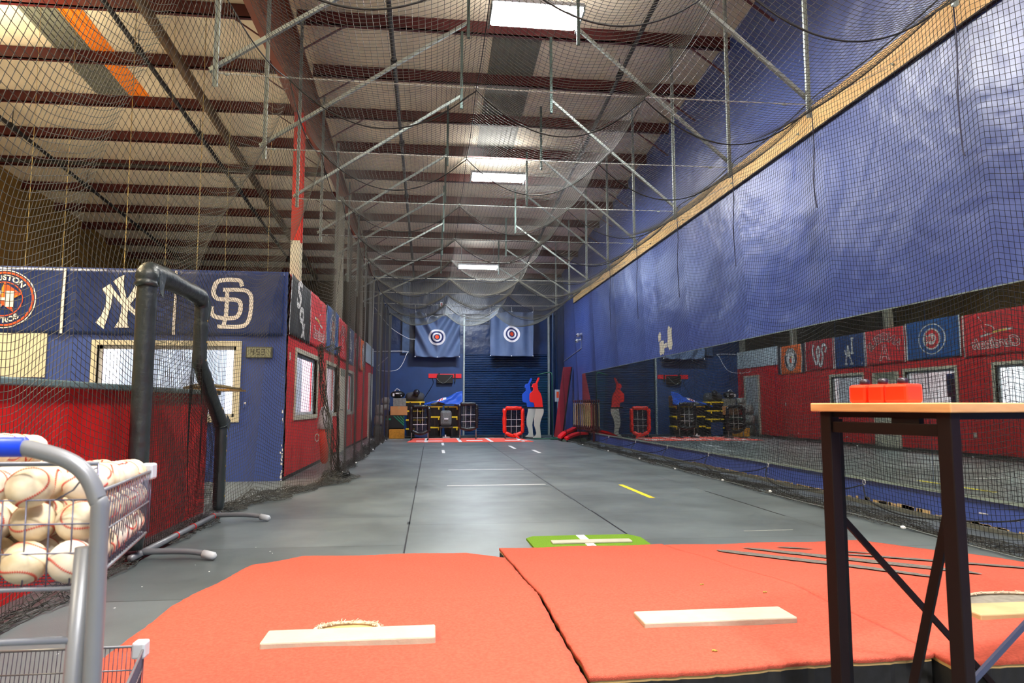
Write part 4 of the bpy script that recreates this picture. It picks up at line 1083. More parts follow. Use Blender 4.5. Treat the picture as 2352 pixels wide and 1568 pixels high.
for L_ in range(4):
    y = 1.311 + (L_ % 2) * d * .51; row = 0
    while y < KS * (CO.y + .735) - .05:
        b = y / KS - CO.y; zb_ = 1.1 + ((.822 - .04 * b / .7) - 1.1) * KS
        xr_ = KS * (CO.x - .42 + .408 * (1 - .66 * b)) - .041; xl_ = KS * (CO.x - .42 - .41 * (1 - .66 * b)) + .041
        x = xr_; i = 0
        while x > xl_:
            z = zb_ + .042 + L_ * .0648
            ok = True
            if L_ == 3 and ((i * 5 + row * 3) % 3 or i < 2 or row > 7): ok = False
            if L_ == 2 and (i * 3 + row * 5) % 11 == 0: ok = False
            if L_ == 4 and (i < 3 or row > 6 or row < 1): ok = False
            if L_ == 3 and i == 0 and row > 6: ok = False
            if ok: spots.append((x, y, z))
            x -= d * 1.02; i += 1
        y += d * 1.02; row += 1
def BPt(a, b, z): return (a, b, z)
for k, (a, b, z) in enumerate(spots):
    src = ball0 if k % 3 else ball1
    rot = (random.uniform(0, 6.3), random.uniform(0, 6.3), random.uniform(0, 6.3))
    p = BPt(a + random.uniform(-.0008, .0008), b + random.uniform(-.0008, .0008), z)
    if k == 0: ball1.location = p; ball1.rotation_euler = rot
    elif k == 1: ball0.location = p; ball0.rotation_euler = rot
    else: dup(src, p, rot)

# ------------------------------------------------------------------ high table at right
tb = thing('bar_table', (1.6, 1.8, 0), 'tall table with light wood top and dark steel frame at right', 'table')
TE = Vector((.294, -.956, 0)); TN = Vector((.956, .294, 0)); TO = Vector((1.157, 1.988, 0)); TR = Matrix((TE, TN, Vector((0, 0, 1)))).transposed()
def TP(a, b, z): p = TO + TE * a + TN * b; return Vector((p.x, p.y, z))
def tbox(a0, a1, b0, b1, z0, z1): return MB().obox(TP((a0 + a1) / 2, (b0 + b1) / 2, (z0 + z1) / 2), a1 - a0, b1 - b0, z1 - z0, TR)
build('tabletop', tbox(0, .437, 0, 1.45, 1.082, 1.107), TABLETOP, tb, bevel=.003)
NBS = mat('near_black_steel', (10, 6, 8), .6, spec=.2)
for (a_, b_) in ((.035, .04), (.402, .04), (.035, 1.40), (.402, 1.40)):
    build('leg', tbox(a_ - .019, a_ + .019, b_ - .019, b_ + .019, .256 if (a_ < .1 and b_ > 1) else 0, 1.082), DARKFRAME, tb, bevel=.003)
build('inner_leg_plate', tbox(.028, .045, .060, .082, 0, 1.06), NBS, tb)
build('end_rail', tbox(.054, .383, .028, .048, 1.020, 1.052), DARKFRAME, tb, bevel=.002)
build('top_rail', tbox(.054, .383, .032, .046, 1.066, 1.082), NBS, tb)
build('long_rail', tbox(.025, .045, .06, 1.38, 1.064, 1.082), NBS, tb); build('long_rail', tbox(.392, .412, .06, 1.38, 1.064, 1.082), NBS, tb)
build('bracket_plate', tbox(.25, .33, .03, .05, 1.052, 1.066), NBS, tb)
build('diagonal_brace', MB().bar(TP(.035, .06, .775), TP(.035, .92, .01), .008, .020, (0, 0, 1)), DARKFRAME, tb)
build('diagonal_brace', MB().bar(TP(.385, .06, .865), TP(.165, .06, .02), .010, .024, (0, 0, 1)), DARKFRAME, tb)
build('diagonal_brace', MB().bar(TP(.402, .06, .41), TP(.402, 1.38, 1.05), .008, .016, (0, 0, 1)), mat('blue_grey_steel', (58, 64, 92), .4), tb)
for (a_, w_, nm) in ((.135, .058, 'left'), (.195, .054, 'middle'), (.256, .070, 'right')):
    p = TP(a_, .075, 1.107)
    c = thing('orange_container', tuple(p), 'glossy orange-red plastic container with dark knob, %s of three on the table' % nm, 'container', 'orange containers on the table')
    build('container_body', MB().obox(p + Vector((0, 0, .0265)), w_, .07, .053, TR), ORANGE_P, c, bevel=.008)
    build('knob', MB().lathe([(.012, 0), (.014, .004), (.014, .014), (.007, .018)], (p.x, p.y, 1.1595), 14), KNOB, c, smooth=True)
# wire basket at the right edge, standing on the third mound
wb = thing('wire_basket', (2.28, 2.35, .25), 'small grey wire basket cut by the right edge beyond the table', 'basket')
mb = MB()
for z, r_ in ((.262, .085), (.30, .092), (.345, .10)):
    mb.tube([(2.25 + r_ * math.cos(a), 2.27 + r_ * math.sin(a), z) for a in np.linspace(0, 2 * PI, 25)], .0028, 6)
for k in range(12):
    a = 2 * PI * k / 12; mb.tube([(2.25 + .085 * math.cos(a), 2.27 + .085 * math.sin(a), .262), (2.25 + .10 * math.cos(a), 2.27 + .10 * math.sin(a), .345)], .002, 5)
build('basket_wires', mb, WIRE, wb, smooth=True)

# ------------------------------------------------------------------ banners and their emblems
def text_geo(s, size=1., shear=0., bold=0., align='CENTER'):
    cu = bpy.data.curves.new('glyphs', 'FONT'); cu.body = s; cu.size = size; cu.align_x = align; cu.align_y = 'CENTER'
    cu.shear = shear; cu.offset = bold; cu.resolution_u = 3
    o = bpy.data.objects.new('glyphs', cu); me = bpy.data.meshes.new_from_object(o)
    vs = [(v.co.x, v.co.y) for v in me.vertices]; fs = [tuple(p.vertices) for p in me.polygons]
    bpy.data.objects.remove(o); bpy.data.curves.remove(cu); bpy.data.meshes.remove(me)
    return vs, fs
class Flag:
    def __init__(s, label, plane, c, w_, h, m, amp=.010, strips='lr', cat='banner', group=None, slant=0., seed=0, name='team_banner'):
        s.plane, s.c, s.w, s.h, s.amp, s.ph = plane, c, w_, h, amp, seed * 1.7
        s.slant = slant
        base = s.M(0, 0, 0)
        s.root = thing(name, base, label, cat, group)
        f = lambda u, v: s.M((u - .5) * w_, (v - .5) * h, 0)
        build('cloth', MB().grid(f, 36, 18), m, s.root, smooth=True, solid=.003)
        st = MB()
        if 'l' in strips: st.grid(lambda u, v: s.M(-w_ / 2 + u * .035, (v - .5) * h, .004), 2, 18)
        if 'r' in strips: st.grid(lambda u, v: s.M(w_ / 2 - .035 + u * .035, (v - .5) * h, .004), 2, 18)
        if st.v: build('header_strip', st, PRINT_W, s.root, smooth=True)
        s.k = 0
    def wave(s, u, v):
        return s.amp * (math.sin(u * 9 + s.ph + v * 2) * .6 + math.sin(u * 4.3 - v * 3.1 + s.ph * 2) * .6 + math.sin(v * 8 + s.ph) * .25)
    def M(s, u, v, n):
        q = .026 + s.wave(u, v) + n
        if s.plane == 'x': return (XL + q, s.c[0] + u, s.c[1] + v + s.slant * u)
        return (s.c[0] + u, YO - q, s.c[1] + v + s.slant * u)
    def put(s, nm, vs, fs, m, lev=1):
        """flat print laid on the cloth; polygons are subdivided so they follow the cloth"""
        bm = bmesh.new()
        bv = [bm.verts.new((x, y, 0)) for x, y in vs]
        for f in fs:
            try: bm.faces.new([bv[i] for i in f])
            except ValueError: pass
        bmesh.ops.triangulate(bm, faces=bm.faces)
        for _ in range(2):
            long_ = [e for e in bm.edges if e.calc_length() > .09]
            if long_: bmesh.ops.subdivide_edges(bm, edges=long_, cuts=1)
            bmesh.ops.triangulate(bm, faces=[f for f in bm.faces if len(f.verts) > 3])
        mb = MB(); bm.verts.index_update()
        mb.v = [s.M(v.co.x, v.co.y, .005 + .0016 * lev) for v in bm.verts]; mb.f = [tuple(v.index for v in f.verts) for f in bm.faces]
        bm.free()
        return build(nm, mb, m, s.root)
    def poly(s, nm, polys, m, lev=1):
        vs = []; fs = []
        for p in polys: o = len(vs); vs += list(p); fs.append(tuple(range(o, o + len(p))))
        return s.put(nm, vs, fs, m, lev)
    def ring(s, nm, cu, cv, r0, r1, m, lev=1, sx=1., sy=1., n=48, a0=0., a1=2 * PI):
        vs = []; fs = []
        for i in range(n + 1):
            a = a0 + (a1 - a0) * i / n
            vs += [(cu + sx * r0 * math.cos(a), cv + sy * r0 * math.sin(a)), (cu + sx * r1 * math.cos(a), cv + sy * r1 * math.sin(a))]
        for i in range(n): fs.append((2 * i, 2 * i + 1, 2 * i + 3, 2 * i + 2))
        return s.put(nm, vs, fs, m, lev)
    def disc(s, nm, cu, cv, r, m, lev=1, sx=1., sy=1., n=40):
        return s.ring(nm, cu, cv, .0001, r, m, lev, sx, sy, n)
    def stroke(s, nm, lines, w_, m, lev=1, smooth_=False, square=False):
        vs = []; fs = []
        for L_ in lines:
            P = [(p.x, p.y) for p in curve_pts([(a, b, 0) for a, b in L_], 6)] if smooth_ else L_
            n = len(P)
            LL = []; RR = []
            for i in range(n):
                p = Vector(P[i])
                d1 = (Vector(P[i]) - Vector(P[i - 1])).normalized() if i > 0 else None
                d2 = (Vector(P[i + 1]) - Vector(P[i])).normalized() if i < n - 1 else None
                if d1 is None: d1 = d2
                if d2 is None: d2 = d1
                t = (d1 + d2); t = t.normalized() if t.length > 1e-6 else d1
                nn = Vector((-t.y, t.x)); k = 1 / max(.45, nn.dot(Vector((-d1.y, d1.x))))
                LL.append(p + nn * w_ / 2 * k); RR.append(p - nn * w_ / 2 * k)
            o = len(vs); vs += [tuple(q) for pr_ in zip(LL, RR) for q in pr_]
            fs += [(o + 2 * i, o + 2 * i + 1, o + 2 * i + 3, o + 2 * i + 2) for i in range(n - 1)]
        return s.put(nm, vs, fs, m, lev)
    def text(s, nm, t, cu, cv, size, m, lev=1, bold=0., shear=0., sx=1., rot=0., arc=None):
        vs, fs = text_geo(t, size, shear, bold)
        if arc:      # arc = (radius, up) letters bent on a circle centred at cu,cv
            R_, sgn = arc
            out = []
            for x, y in vs:
                a = x * sx / R_; r = R_ + sgn * y
                out.append((cu + r * math.sin(a), cv + sgn * r * math.cos(a)))
            vs = out
        else:
            c_, s_ = math.cos(rot), math.sin(rot)
            vs = [(cu + x * sx * c_ - y * s_, cv + x * sx * s_ + y * c_) for x, y in vs]
        return s.put(nm, vs, fs, m, lev)

# three navy banners on the blue front (1.52 x .95 m each)
zc = 2.605; BH = .95
A = Flag('navy banner with round orange star emblem and ring lettering on the blue wall', 'y', (-6.02, zc), 1.50, BH, NAVY, strips='r', seed=1, amp=.014)
cu, cv = -.06, .01
A.ring('white_ring', cu, cv, .405, .42, PRINT_W, 1); A.ring('orange_ring', cu, cv, .365, .392, PRINT_O, 1)
A.ring('inner_ring', cu, cv, .235, .25, PRINT_O, 1)
A.text('ring_lettering', 'HOUSTON', cu, cv, .105, PRINT_W, 1, bold=.004, sx=1.12, arc=(.305, 1))
A.text('ring_lettering', 'ASTROS', cu, cv, .105, PRINT_W, 1, bold=.004, sx=1.12, arc=(.305, -1))
st_ = []
for i in range(10):
    r = .24 if i % 2 == 0 else .088; a = PI / 2 + i * PI / 5; st_.append((cu + r * math.cos(a), cv + r * math.sin(a)))
A.poly('star', [st_], PRINT_O, 1)
A.poly('star_shade', [[(cu, cv), (cu, cv + .24), (cu - .052, cv + .07)], [(cu, cv), (cu + .228, cv + .074), (cu + .085, cv - .02)]], PRINT_OY, 2)
hw = .135
A.poly('letter_h', [[(cu - hw, cv + .115), (cu - .02, cv + .115), (cu - .02, cv + .075), (cu - .045, cv + .075), (cu - .045, cv - .075), (cu - .02, cv - .075), (cu - .02, cv - .115), (cu - hw, cv - .115), (cu - hw, cv - .075), (cu - hw + .025, cv - .075), (cu - hw + .025, cv + .075), (cu - hw, cv + .075)],
                    [(cu + hw, cv + .115), (cu + .02, cv + .115), (cu + .02, cv + .075), (cu + .045, cv + .075), (cu + .045, cv - .075), (cu + .02, cv - .075), (cu + .02, cv - .115), (cu + hw, cv - .115), (cu + hw, cv - .075), (cu + hw - .025, cv - .075), (cu + hw - .025, cv + .075), (cu + hw, cv + .075)],
                    [(cu - .05, cv + .02), (cu + .05, cv + .02), (cu + .05, cv - .02), (cu - .05, cv - .02)]], PRINT_W, 3)
B = Flag('navy banner with white interlocking N and Y letters on the blue wall', 'y', (-4.49, zc), 1.50, BH, NAVY, strips='r', seed=2, amp=.012)
q = lambda L_, s_=.000925, ox=1835, oy=612: [((x - ox) * s_, (oy - y) * s_ * .99) for x, y in L_]
B.poly('letter_n', [q([(1525, 420), (1650, 325), (1690, 430), (1692, 560), (1680, 700), (1640, 880), (1592, 1055), (1528, 1000), (1465, 950), (1550, 830), (1592, 700), (1602, 590), (1590, 500)]),
                    q([(1650, 325), (1720, 440), (1820, 555), (1960, 665), (2090, 790), (2170, 880), (2150, 1000), (2060, 850), (1930, 730), (1810, 640), (1688, 500)]),
                    q([(2145, 440), (2235, 340), (2300, 400), (2225, 500), (2200, 640), (2195, 800), (2180, 920), (2130, 1000), (2112, 860), (2092, 740), (2095, 600), (2115, 500)])], PRINT_W, 1)
B.poly('letter_y', [q([(1690, 290), (1760, 225), (1850, 180), (1842, 300), (1862, 420), (1905, 560), (1880, 620), (1830, 570), (1790, 450), (1745, 360)]),
                    q([(2050, 190), (2148, 280), (2110, 400), (2050, 520), (1990, 610), (1950, 670), (1905, 640), (1915, 560), (1985, 430), (2040, 300)]),
                    q([(1835, 560), (1900, 555), (1962, 620), (1940, 720), (1925, 860), (1958, 1030), (1752, 1030), (1812, 920), (1838, 780), (1842, 660)])], PRINT_W, 2)
Cc = Flag('navy banner with white interlocking S and D letters beside the red corner', 'y', (-2.96, zc), 1.50, BH, NAVY, strips='', seed=3, amp=.014)
q2 = lambda L_: [((x - 1805) * .00202 * .98, (315 - y) * .00202 * .98) for x, y in L_]
Cc.stroke('letter_s', [q2([(1880, 185), (1865, 148), (1835, 138), (1755, 138), (1700, 155), (1680, 200), (1676, 245), (1700, 278), (1740, 285), (1820, 285), (1862, 300), (1872, 340), (1862, 392), (1830, 422), (1735, 425), (1680, 408), (1664, 370), (1668, 338)])], .062, PRINT_W, 1, smooth_=True)
Cc.stroke('letter_d', [q2([(1742, 213), (1880, 213), (1925, 228), (1948, 275), (1944, 400), (1920, 465), (1870, 488), (1712, 490)]), q2([(1772, 205), (1768, 400), (1752, 498)])], .058, PRINT_W, 2, smooth_=True)

# seven banners along the red side wall
def wallflag(y0, y1, z0, z1, m, label, seed, strips='lr', **k):
    return Flag(label, 'x', ((y0 + y1) / 2, (z0 + z1) / 2), y1 - y0, z1 - z0, m, strips=strips, seed=seed, **k)
S = wallflag(10.56, 12.2, 2.17, 3.10, BLACKCLOTH, 'black banner with white diagonal S, O and X letters at the corner', 4, strips='l')
S.text('letter_s', 'S', -.22, .22, .62, PRINT_W, 1, bold=.02, shear=.3, sx=1.1); S.text('letter_o', 'o', .02, -.03, .5, PRINT_W, 1, bold=.02, sx=1.1); S.text('letter_x', 'x', .2, -.26, .5, PRINT_W, 1, bold=.02, sx=1.2)
K = wallflag(12.22, 14.05, 2.18, 3.12, REDCLOTH, 'red banner with yellow bat and script lettering next to the black banner', 5, strips='lr')
K.stroke('bat', [[(-.42, .05), (.02, .02), (.42, -.05)]], .045, PRINT_W, 1); K.stroke('bat_core', [[(-.28, .04), (.1, .012)]], .035, PRINT_Y, 2)
K.stroke('bird_outline', [[(.46, .40), (.42, .33), (.36, .24), (.24, .12), (.10, .02)], [(.30, .20), (.14, .16), (.05, .08), (.12, .0)], [(.40, .28), (.36, .12), (.26, .02)]], .020, PRINT_W, 1, smooth_=True)
K.poly('bird_body', [[(.05, .05), (.14, .15), (.28, .19), (.40, .30), (.44, .38), (.40, .22), (.34, .08), (.22, .0), (.12, -.01)]], PRINT_R, 2)
K.text('script_back', 'Cardinals', 0, -.22, .30, PRINT_W, 1, bold=.018, shear=.35, sx=1.1); K.text('script_lettering', 'Cardinals', 0, -.22, .30, PRINT_R, 2, bold=.002, shear=.35, sx=1.1)
U_ = wallflag(14.12, 15.92, 2.22, 3.16, BLUECLOTH, 'royal blue banner with white ring around a red C on the red wall', 6, strips='lr')
U_.ring('outer_ring', 0, 0, .345, .37, PRINT_W, 1, sx=1.2); U_.disc('white_disc', 0, 0, .26, PRINT_W, 1, sx=1.12)
U_.ring('letter_c', 0, 0, .135, .225, PRINT_R, 2, sx=1.1, a0=.62, a1=2 * PI - .62); U_.text('letters_ubs', 'UBS', .07, 0, .16, PRINT_R, 3, bold=.008, sx=1.1)
G_ = wallflag(15.96, 17.55, 2.20, 3.12, REDCLOTH, 'red banner with arched white-edged lettering and haloed letter A', 7, strips='lr')
G_.text('arched_back', 'ANGELS', 0, -.62, .31, PRINT_W, 1, bold=.018, sx=1.25, arc=(.85, 1)); G_.text('arched_lettering', 'ANGELS', 0, -.62, .31, PRINT_K, 2, bold=.008, sx=1.25, arc=(.85, 1)); G_.text('arched_front', 'ANGELS', 0, -.62, .31, PRINT_R, 3, bold=-.002, sx=1.25, arc=(.85, 1))
G_.text('letter_a_back', 'A', .02, -.20, .52, PRINT_W, 1, bold=.02); G_.text('letter_a', 'A', .02, -.20, .52, PRINT_R, 2, bold=.004); G_.ring('halo', .02, .02, .055, .075, PRINT_G, 3, sx=1.2, sy=.5)
D_ = wallflag(17.58, 19.02, 2.18, 3.12, DODGER, 'deep blue banner with white interlocking L and A letters on the red wall', 8, strips='lr')
D_.stroke('letter_l', [[(-.22, .36), (-.10, .36)], [(-.155, .36), (-.155, -.06)], [(-.22, -.06), (.18, -.06)], [(.17, -.07), (.19, .05)]], .055, PRINT_W, 1)
D_.stroke('letter_a', [[(.03, .17), (-.10, -.36)], [(.03, .17), (.17, -.36)], [(-.17, -.36), (-.03, -.36)], [(.10, -.36), (.24, -.36)], [(-.05, -.12), (.12, -.12)]], .055, PRINT_W, 2)
D_.poly('small_mark', [[(-.62, -.40), (-.56, -.40), (-.59, -.34)]], PRINT_W, 1)
N_ = wallflag(19.06, 20.62, 2.20, 3.12, MAROONCLOTH, 'crimson banner with looping white W letter on the red wall', 9, strips='lr')
wl = [[(-.40, .22), (-.30, .30), (-.20, .26), (-.16, .12), (-.20, -.02), (-.16, -.22), (-.10, -.34), (-.02, -.30), (.06, -.12), (.13, .08), (.09, .22), (.02, .24), (-.04, .14), (.0, -.04), (.10, -.24), (.18, -.26), (.28, -.08), (.34, .16), (.30, .34)], [(-.40, .22), (-.37, .12), (-.32, .06)]]
N_.stroke('letter_w_edge', wl, .105, PRINT_K, 1, smooth_=True); N_.stroke('letter_w', wl, .075, PRINT_W, 2, smooth_=True)
O_ = wallflag(20.66, 22.38, 2.16, 3.10, ORANGECLOTH, 'orange banner with navy side bands and white oval emblem on the red wall', 10, strips='l')
for s_ in (-1, 1):
    O_.poly('navy_band', [[(s_ * .86, -.47), (s_ * .66, -.47), (s_ * .70, 0), (s_ * .66, .47), (s_ * .86, .47)]], PRINT_K, 1)
    O_.poly('white_band', [[(s_ * .66, -.47), (s_ * .62, -.47), (s_ * .66, 0), (s_ * .62, .47), (s_ * .66, .47), (s_ * .70, 0)]], PRINT_W, 1)
O_.disc('emblem_edge', 0, 0, .385, PRINT_W, 1, sx=1.05); O_.disc('emblem_ring', 0, 0, .37, PRINT_K, 2, sx=1.05); O_.disc('emblem_centre', 0, 0, .255, PRINT_W, 3, sx=1.05)
O_.text('ring_lettering', 'BALTIMORE', 0, 0, .115, PRINT_W, 3, bold=.004, sx=1.1, arc=(.31, 1)); O_.text('ring_lettering', 'ORIOLES', 0, 0, .115, PRINT_W, 3, bold=.004, sx=1.1, arc=(.31, -1))
O_.poly('emblem_mark', [[(-.07, -.10), (.05, -.12), (.09, -.02), (.04, .06), (-.02, .04)]], PRINT_O, 4); O_.poly('emblem_mark', [[(-.0, -.16), (.09, -.12), (.12, .02), (.07, .03), (.05, -.06)], [(-.03, .04), (.04, .05), (.05, .10), (-.02, .11)]], PRINT_K, 5)
O_.stroke('emblem_stick', [[(-.14, .06), (-.03, .10)]], .03, PRINT_Y, 5)

# ------------------------------------------------------------------ target sheets on the back wall
def target_sheet(label, x0, x1, zt, zb, cu, cv, folds, seed):
    yb_ = YB - .45
    W_, H_ = x1 - x0, zt - zb
    root = thing('target_sheet', ((x0 + x1) / 2, yb_, zb), label, 'target sheet')
    def M(u, v, n=0):
        dy, dz = folds(u, v)
        return (x0 + u * W_, yb_ - dy - n, zb + v * H_ + dz)
    build('canvas', MB().grid(lambda u, v: M(u, v), 60, 50), SHEET, root, smooth=True, solid=.004)
    def ring(nm, r0, r1, m, lev):
        mb = MB(); n = 40; nr = 3
        for k in range(nr):
            ra = r0 + (r1 - r0) * k / nr; rb_ = r0 + (r1 - r0) * (k + 1) / nr; vs = []
            for i in range(n):
                a = 2 * PI * i / n
                for r in (ra, rb_):
                    vs.append(M(cu + r * math.cos(a) / W_, cv + r * math.sin(a) / H_, .012 + .004 * lev))
            mb.add(vs, [(2 * i, 2 * i + 1, 2 * ((i + 1) % n) + 1, 2 * ((i + 1) % n)) for i in range(n)])
        build(nm, mb, m, root, smooth=True)
    ring('target_ring', .235, .31, PRINT_W, 1); ring('target_ring', .115, .175, PRINT_W, 1); ring('bullseye', .001, .075, PRINT_O, 1)
    ring('target_backing', .175, .235, mat('target_navy', (40, 48, 98), .7), 0); ring('target_backing', .075, .115, MATS['target_navy'], 0)
    mb = MB()
    for u in (.01, .5, .99):
        for v in (.012, .985): mb.ball(M(u, v, .01), .022, 6, (1, .4, 1))
    build('corner_eyelets', mb, WHITE, root)
    hg = MB()
    for u in (.0, .5, 1.) if seed == 2 else (0., 1.): p = M(u, 1.); hg.tube([p, (p[0], yb_ + .1, 4.80)], .008, 5)
    build('hang_ties', hg, WTAPE, root)
    return root
def foldL(u, v):
    t = abs(u - .5) * 2; sag_ = (1 - t ** 1.6) * .24 * v ** 4
    depth = v - .0 + .0
    w_ = math.sin((v * 1.0 + (1 - t) * .95) * 11.0) * .24 * (.35 + t * .3) * (v ** .3)
    return (w_ + .10 * (1 - t) * v, -sag_ + .03 * (1 - v) * math.sin(u * 9) * .4)
def foldR(u, v):
    c = min(abs(u), abs(u - .5), abs(u - 1.0))
    return (.085 * math.sin(u * 19) * (.3 + v) + .03 * math.sin((u + v) * 9), -.06 * (1 - abs(((u * 2) % 1) - .5) * 2) * v ** 6)
tsL = target_sheet('left slate blue target sheet with red bullseye and draped top edge', -.63, 1.02, 4.58, 2.86, .49, .44, foldL, 1)
target_sheet('right slate blue target sheet with red bullseye hanging flatter', 2.13, 3.76, 4.62, 2.92, .50, .49, foldR, 2)
sw = thing('sheet_wire', (1.5, YB - .4, 4.8), 'wire across the back wall carrying the two target sheets', 'wire')
build('wire', MB().tube([(-2.0, YB - .4, 4.86), (.2, YB - .38, 4.78), (2.2, YB - .38, 4.76), (4.8, YB - .4, 4.86)], .008, 5), GALV, sw)
build('torn_cord', MB().tube(curve_pts([(-.25, YB - .62, 4.45), (-.2, YB - .64, 4.28), (-.17, YB - .64, 4.12), (-.12, YB - .62, 4.3), (.0, YB - .62, 4.38), (.2, YB - .62, 4.36), (.9, YB - .6, 4.52)], 5), .010, 5), WTAPE, tsL)
o = thing('wall_sign', (3.05, YB, 4.8), 'tiny white notice with red mark high between the lamps and left sheet', 'sign')
build('sign_plate', MB().box(.28, .38, YB - .19, YB - .175, 4.78, 4.95), WHITE, o); build('sign_mark', MB().box(.30, .36, YB - .195, YB - .19, 4.82, 4.90), PRINT_R, o)

# ------------------------------------------------------------------ equipment at the far end
def catch_net(label, cx_, y, w_, zb, zt, pad, legs_z, cover_m, sag_=0., loose=False, name='pitching_target'):
    r = thing(name, (cx_, y, 0), label, 'pitching target')
    x0, x1 = cx_ - w_ / 2, cx_ + w_ / 2
    R_ = .058 if not loose else .066
    def seg(pts, sd): return wrinkled(pts, R_, sd, n=12, amp=.3, sub=5)
    build('padded_cover', seg([(x0 + .03, y, zt), (cx_, y, zt + .005), (x1 - .03, y, zt)], 1), cover_m, r, smooth=True)
    build('padded_cover', seg([(x0, y, zt - .01), (x0 - .005, y, (zt + zb) / 2), (x0, y, zb + .02)], 2), cover_m, r, smooth=True)
    build('padded_cover', seg([(x1, y, zt - .01), (x1 + .005, y, (zt + zb) / 2), (x1, y, zb + .02)], 3), cover_m, r, smooth=True)
    build('padded_cover', seg([(x0 + .02, y, zb + .02), (cx_, y - .02, zb - .03 - sag_), (x1 - .02, y, zb + .02)], 4), cover_m, r, smooth=True)
    yy = np.arange(x0 + .03, x1 - .02, .03); tt = np.linspace(0, 1, int((zt - zb) / .03))
    A_, T_ = np.meshgrid(yy, tt, indexing='ij'); Z_ = zb + T_ * (zt - zb)
    net_mesh('pocket_net', np.stack([A_, y + .08 + .05 * np.sin(PI * T_), Z_], -1), .009, SCREENK, r)
    st = MB()
    for f in (.37, .66): x = x0 + w_ * f; st.tube([(x, y - .02, zt - .06), (x - .01, y - .03, zb + .02)], .006, 5)
    for f in (.28, .55): z = zb + (zt - zb) * f; st.tube([(x0 + .06, y - .03, z), (x1 - .04, y - .03, z + .005)], .006, 5)
    build('strike_zone_cords', st, WTAPE, r)
    for x in (x0 + .02, x1 - .02):
        build('leg', MB().tube([(x, y + .02, zb + .05), (x, y, .06)], .016, 8), GALV, r, smooth=True)
        build('foot', MB().tube([(x - .02, y - .28, .03), (x, y, .05), (x + .01, y + .3, .03)], .018, 8), BLACKSTEEL, r, smooth=True)
    return r
KV = mat('crumpled_black_vinyl', (30, 31, 36), .3, bump=.8, bscale=14, bdist=.03)
RV = mat('crumpled_red_vinyl', (236, 44, 30), .4, var=.08, bump=.8, bscale=12, bdist=.03)
catch_net('black padded pitching target with cord grid, left of the two black ones', -.36, 22.0, .56, .28, 1.06, 0, 0, KV, sag_=.04)
catch_net('black padded pitching target with cord grid by the ribbed door', 1.19, 22.4, .56, .36, 1.15, 0, 0, KV)
rn = catch_net('bright red padded pitching target before the ribbed door', 2.72, 22.7, .60, .18, 1.01, 0, 0, RV, loose=True, sag_=.05)
build('loose_strap', MB().tube(curve_pts([(2.72, 22.64, .16), (2.80, 22.6, .10), (2.90, 22.58, .02)], 5), [.05, .05, .05, .045, .045, .04, .04, .035, .035, .03, .02], 8), RV, rn, smooth=True)
# batter dummies (moulded flat figures standing on bases)
def zq(L_, x0=1120, y0=800, s_=6.533):
    out = []
    for (a, b) in L_:
        u = x0 + a / s_; v = y0 + b / s_
        out.append((3.25 + (u - 1215.) * 22.8 / 1568 * 1.0, (1008.4 - v) * 22.8 / 1568 * 1.0))
    return out
UP = [(757, 460), (770, 457), (782, 468), (765, 510), (745, 556), (750, 580), (752, 622), (762, 655), (790, 690), (806, 735), (818, 785), (822, 850), (830, 905), (760, 908), (702, 905), (695, 860), (688, 838), (640, 828), (628, 812), (626, 760), (628, 712), (640, 690), (660, 678), (682, 650), (680, 622), (676, 608), (662, 606), (656, 598), (668, 592), (668, 572), (680, 552), (700, 545), (716, 546), (735, 505)]
BELT = [(648, 905), (832, 905), (836, 928), (648, 928)]
LEGA = [(720, 928), (836, 928), (842, 960), (836, 1000), (806, 1070), (788, 1130), (782, 1180), (788, 1250), (794, 1320), (798, 1350), (794, 1368), (672, 1368), (680, 1350), (712, 1332), (728, 1300), (716, 1240), (694, 1180), (694, 1090), (706, 1020)]
LEGB = [(650, 928), (722, 928), (705, 1020), (692, 1090), (690, 1160), (712, 1240), (724, 1300), (722, 1320), (690, 1342), (615, 1340), (608, 1328), (640, 1312), (664, 1290), (668, 1220), (640, 1150), (628, 1100), (634, 1020)]
def dummy(label, dx, y, m, cat='dummy'):
    r = thing('batter_dummy', (3.6 + dx, y, 0), label, cat, None)
    fr = lambda u, v, n_: (u + dx, y - n_, v)
    t = .07
    for nm, pl, mm, yo in (('torso_and_bat', UP, m, 0), ('belt', BELT, SCREENK, .004), ('legs', LEGA, DUMMY_G, 0)):
        build(nm, MB().prism(zq(pl), lambda u, v, n_, yo=yo: (u + dx, y - n_ - yo + .02, v + .03), t), mm, r, bevel=.006)
    build('base_board', MB().box(3.25 + dx, 3.75 + dx, y - .35, y + .30, 0, .03), mat('black_base', (34, 40, 40), .6), r, bevel=.01)
    return r
dummy('moulded batter dummy with red torso and grey legs before the dark door', 0, 22.75, DUMMY_R)
dummy('moulded batter dummy with blue torso standing behind the red one', -.17, 23.35, DUMMY_B)
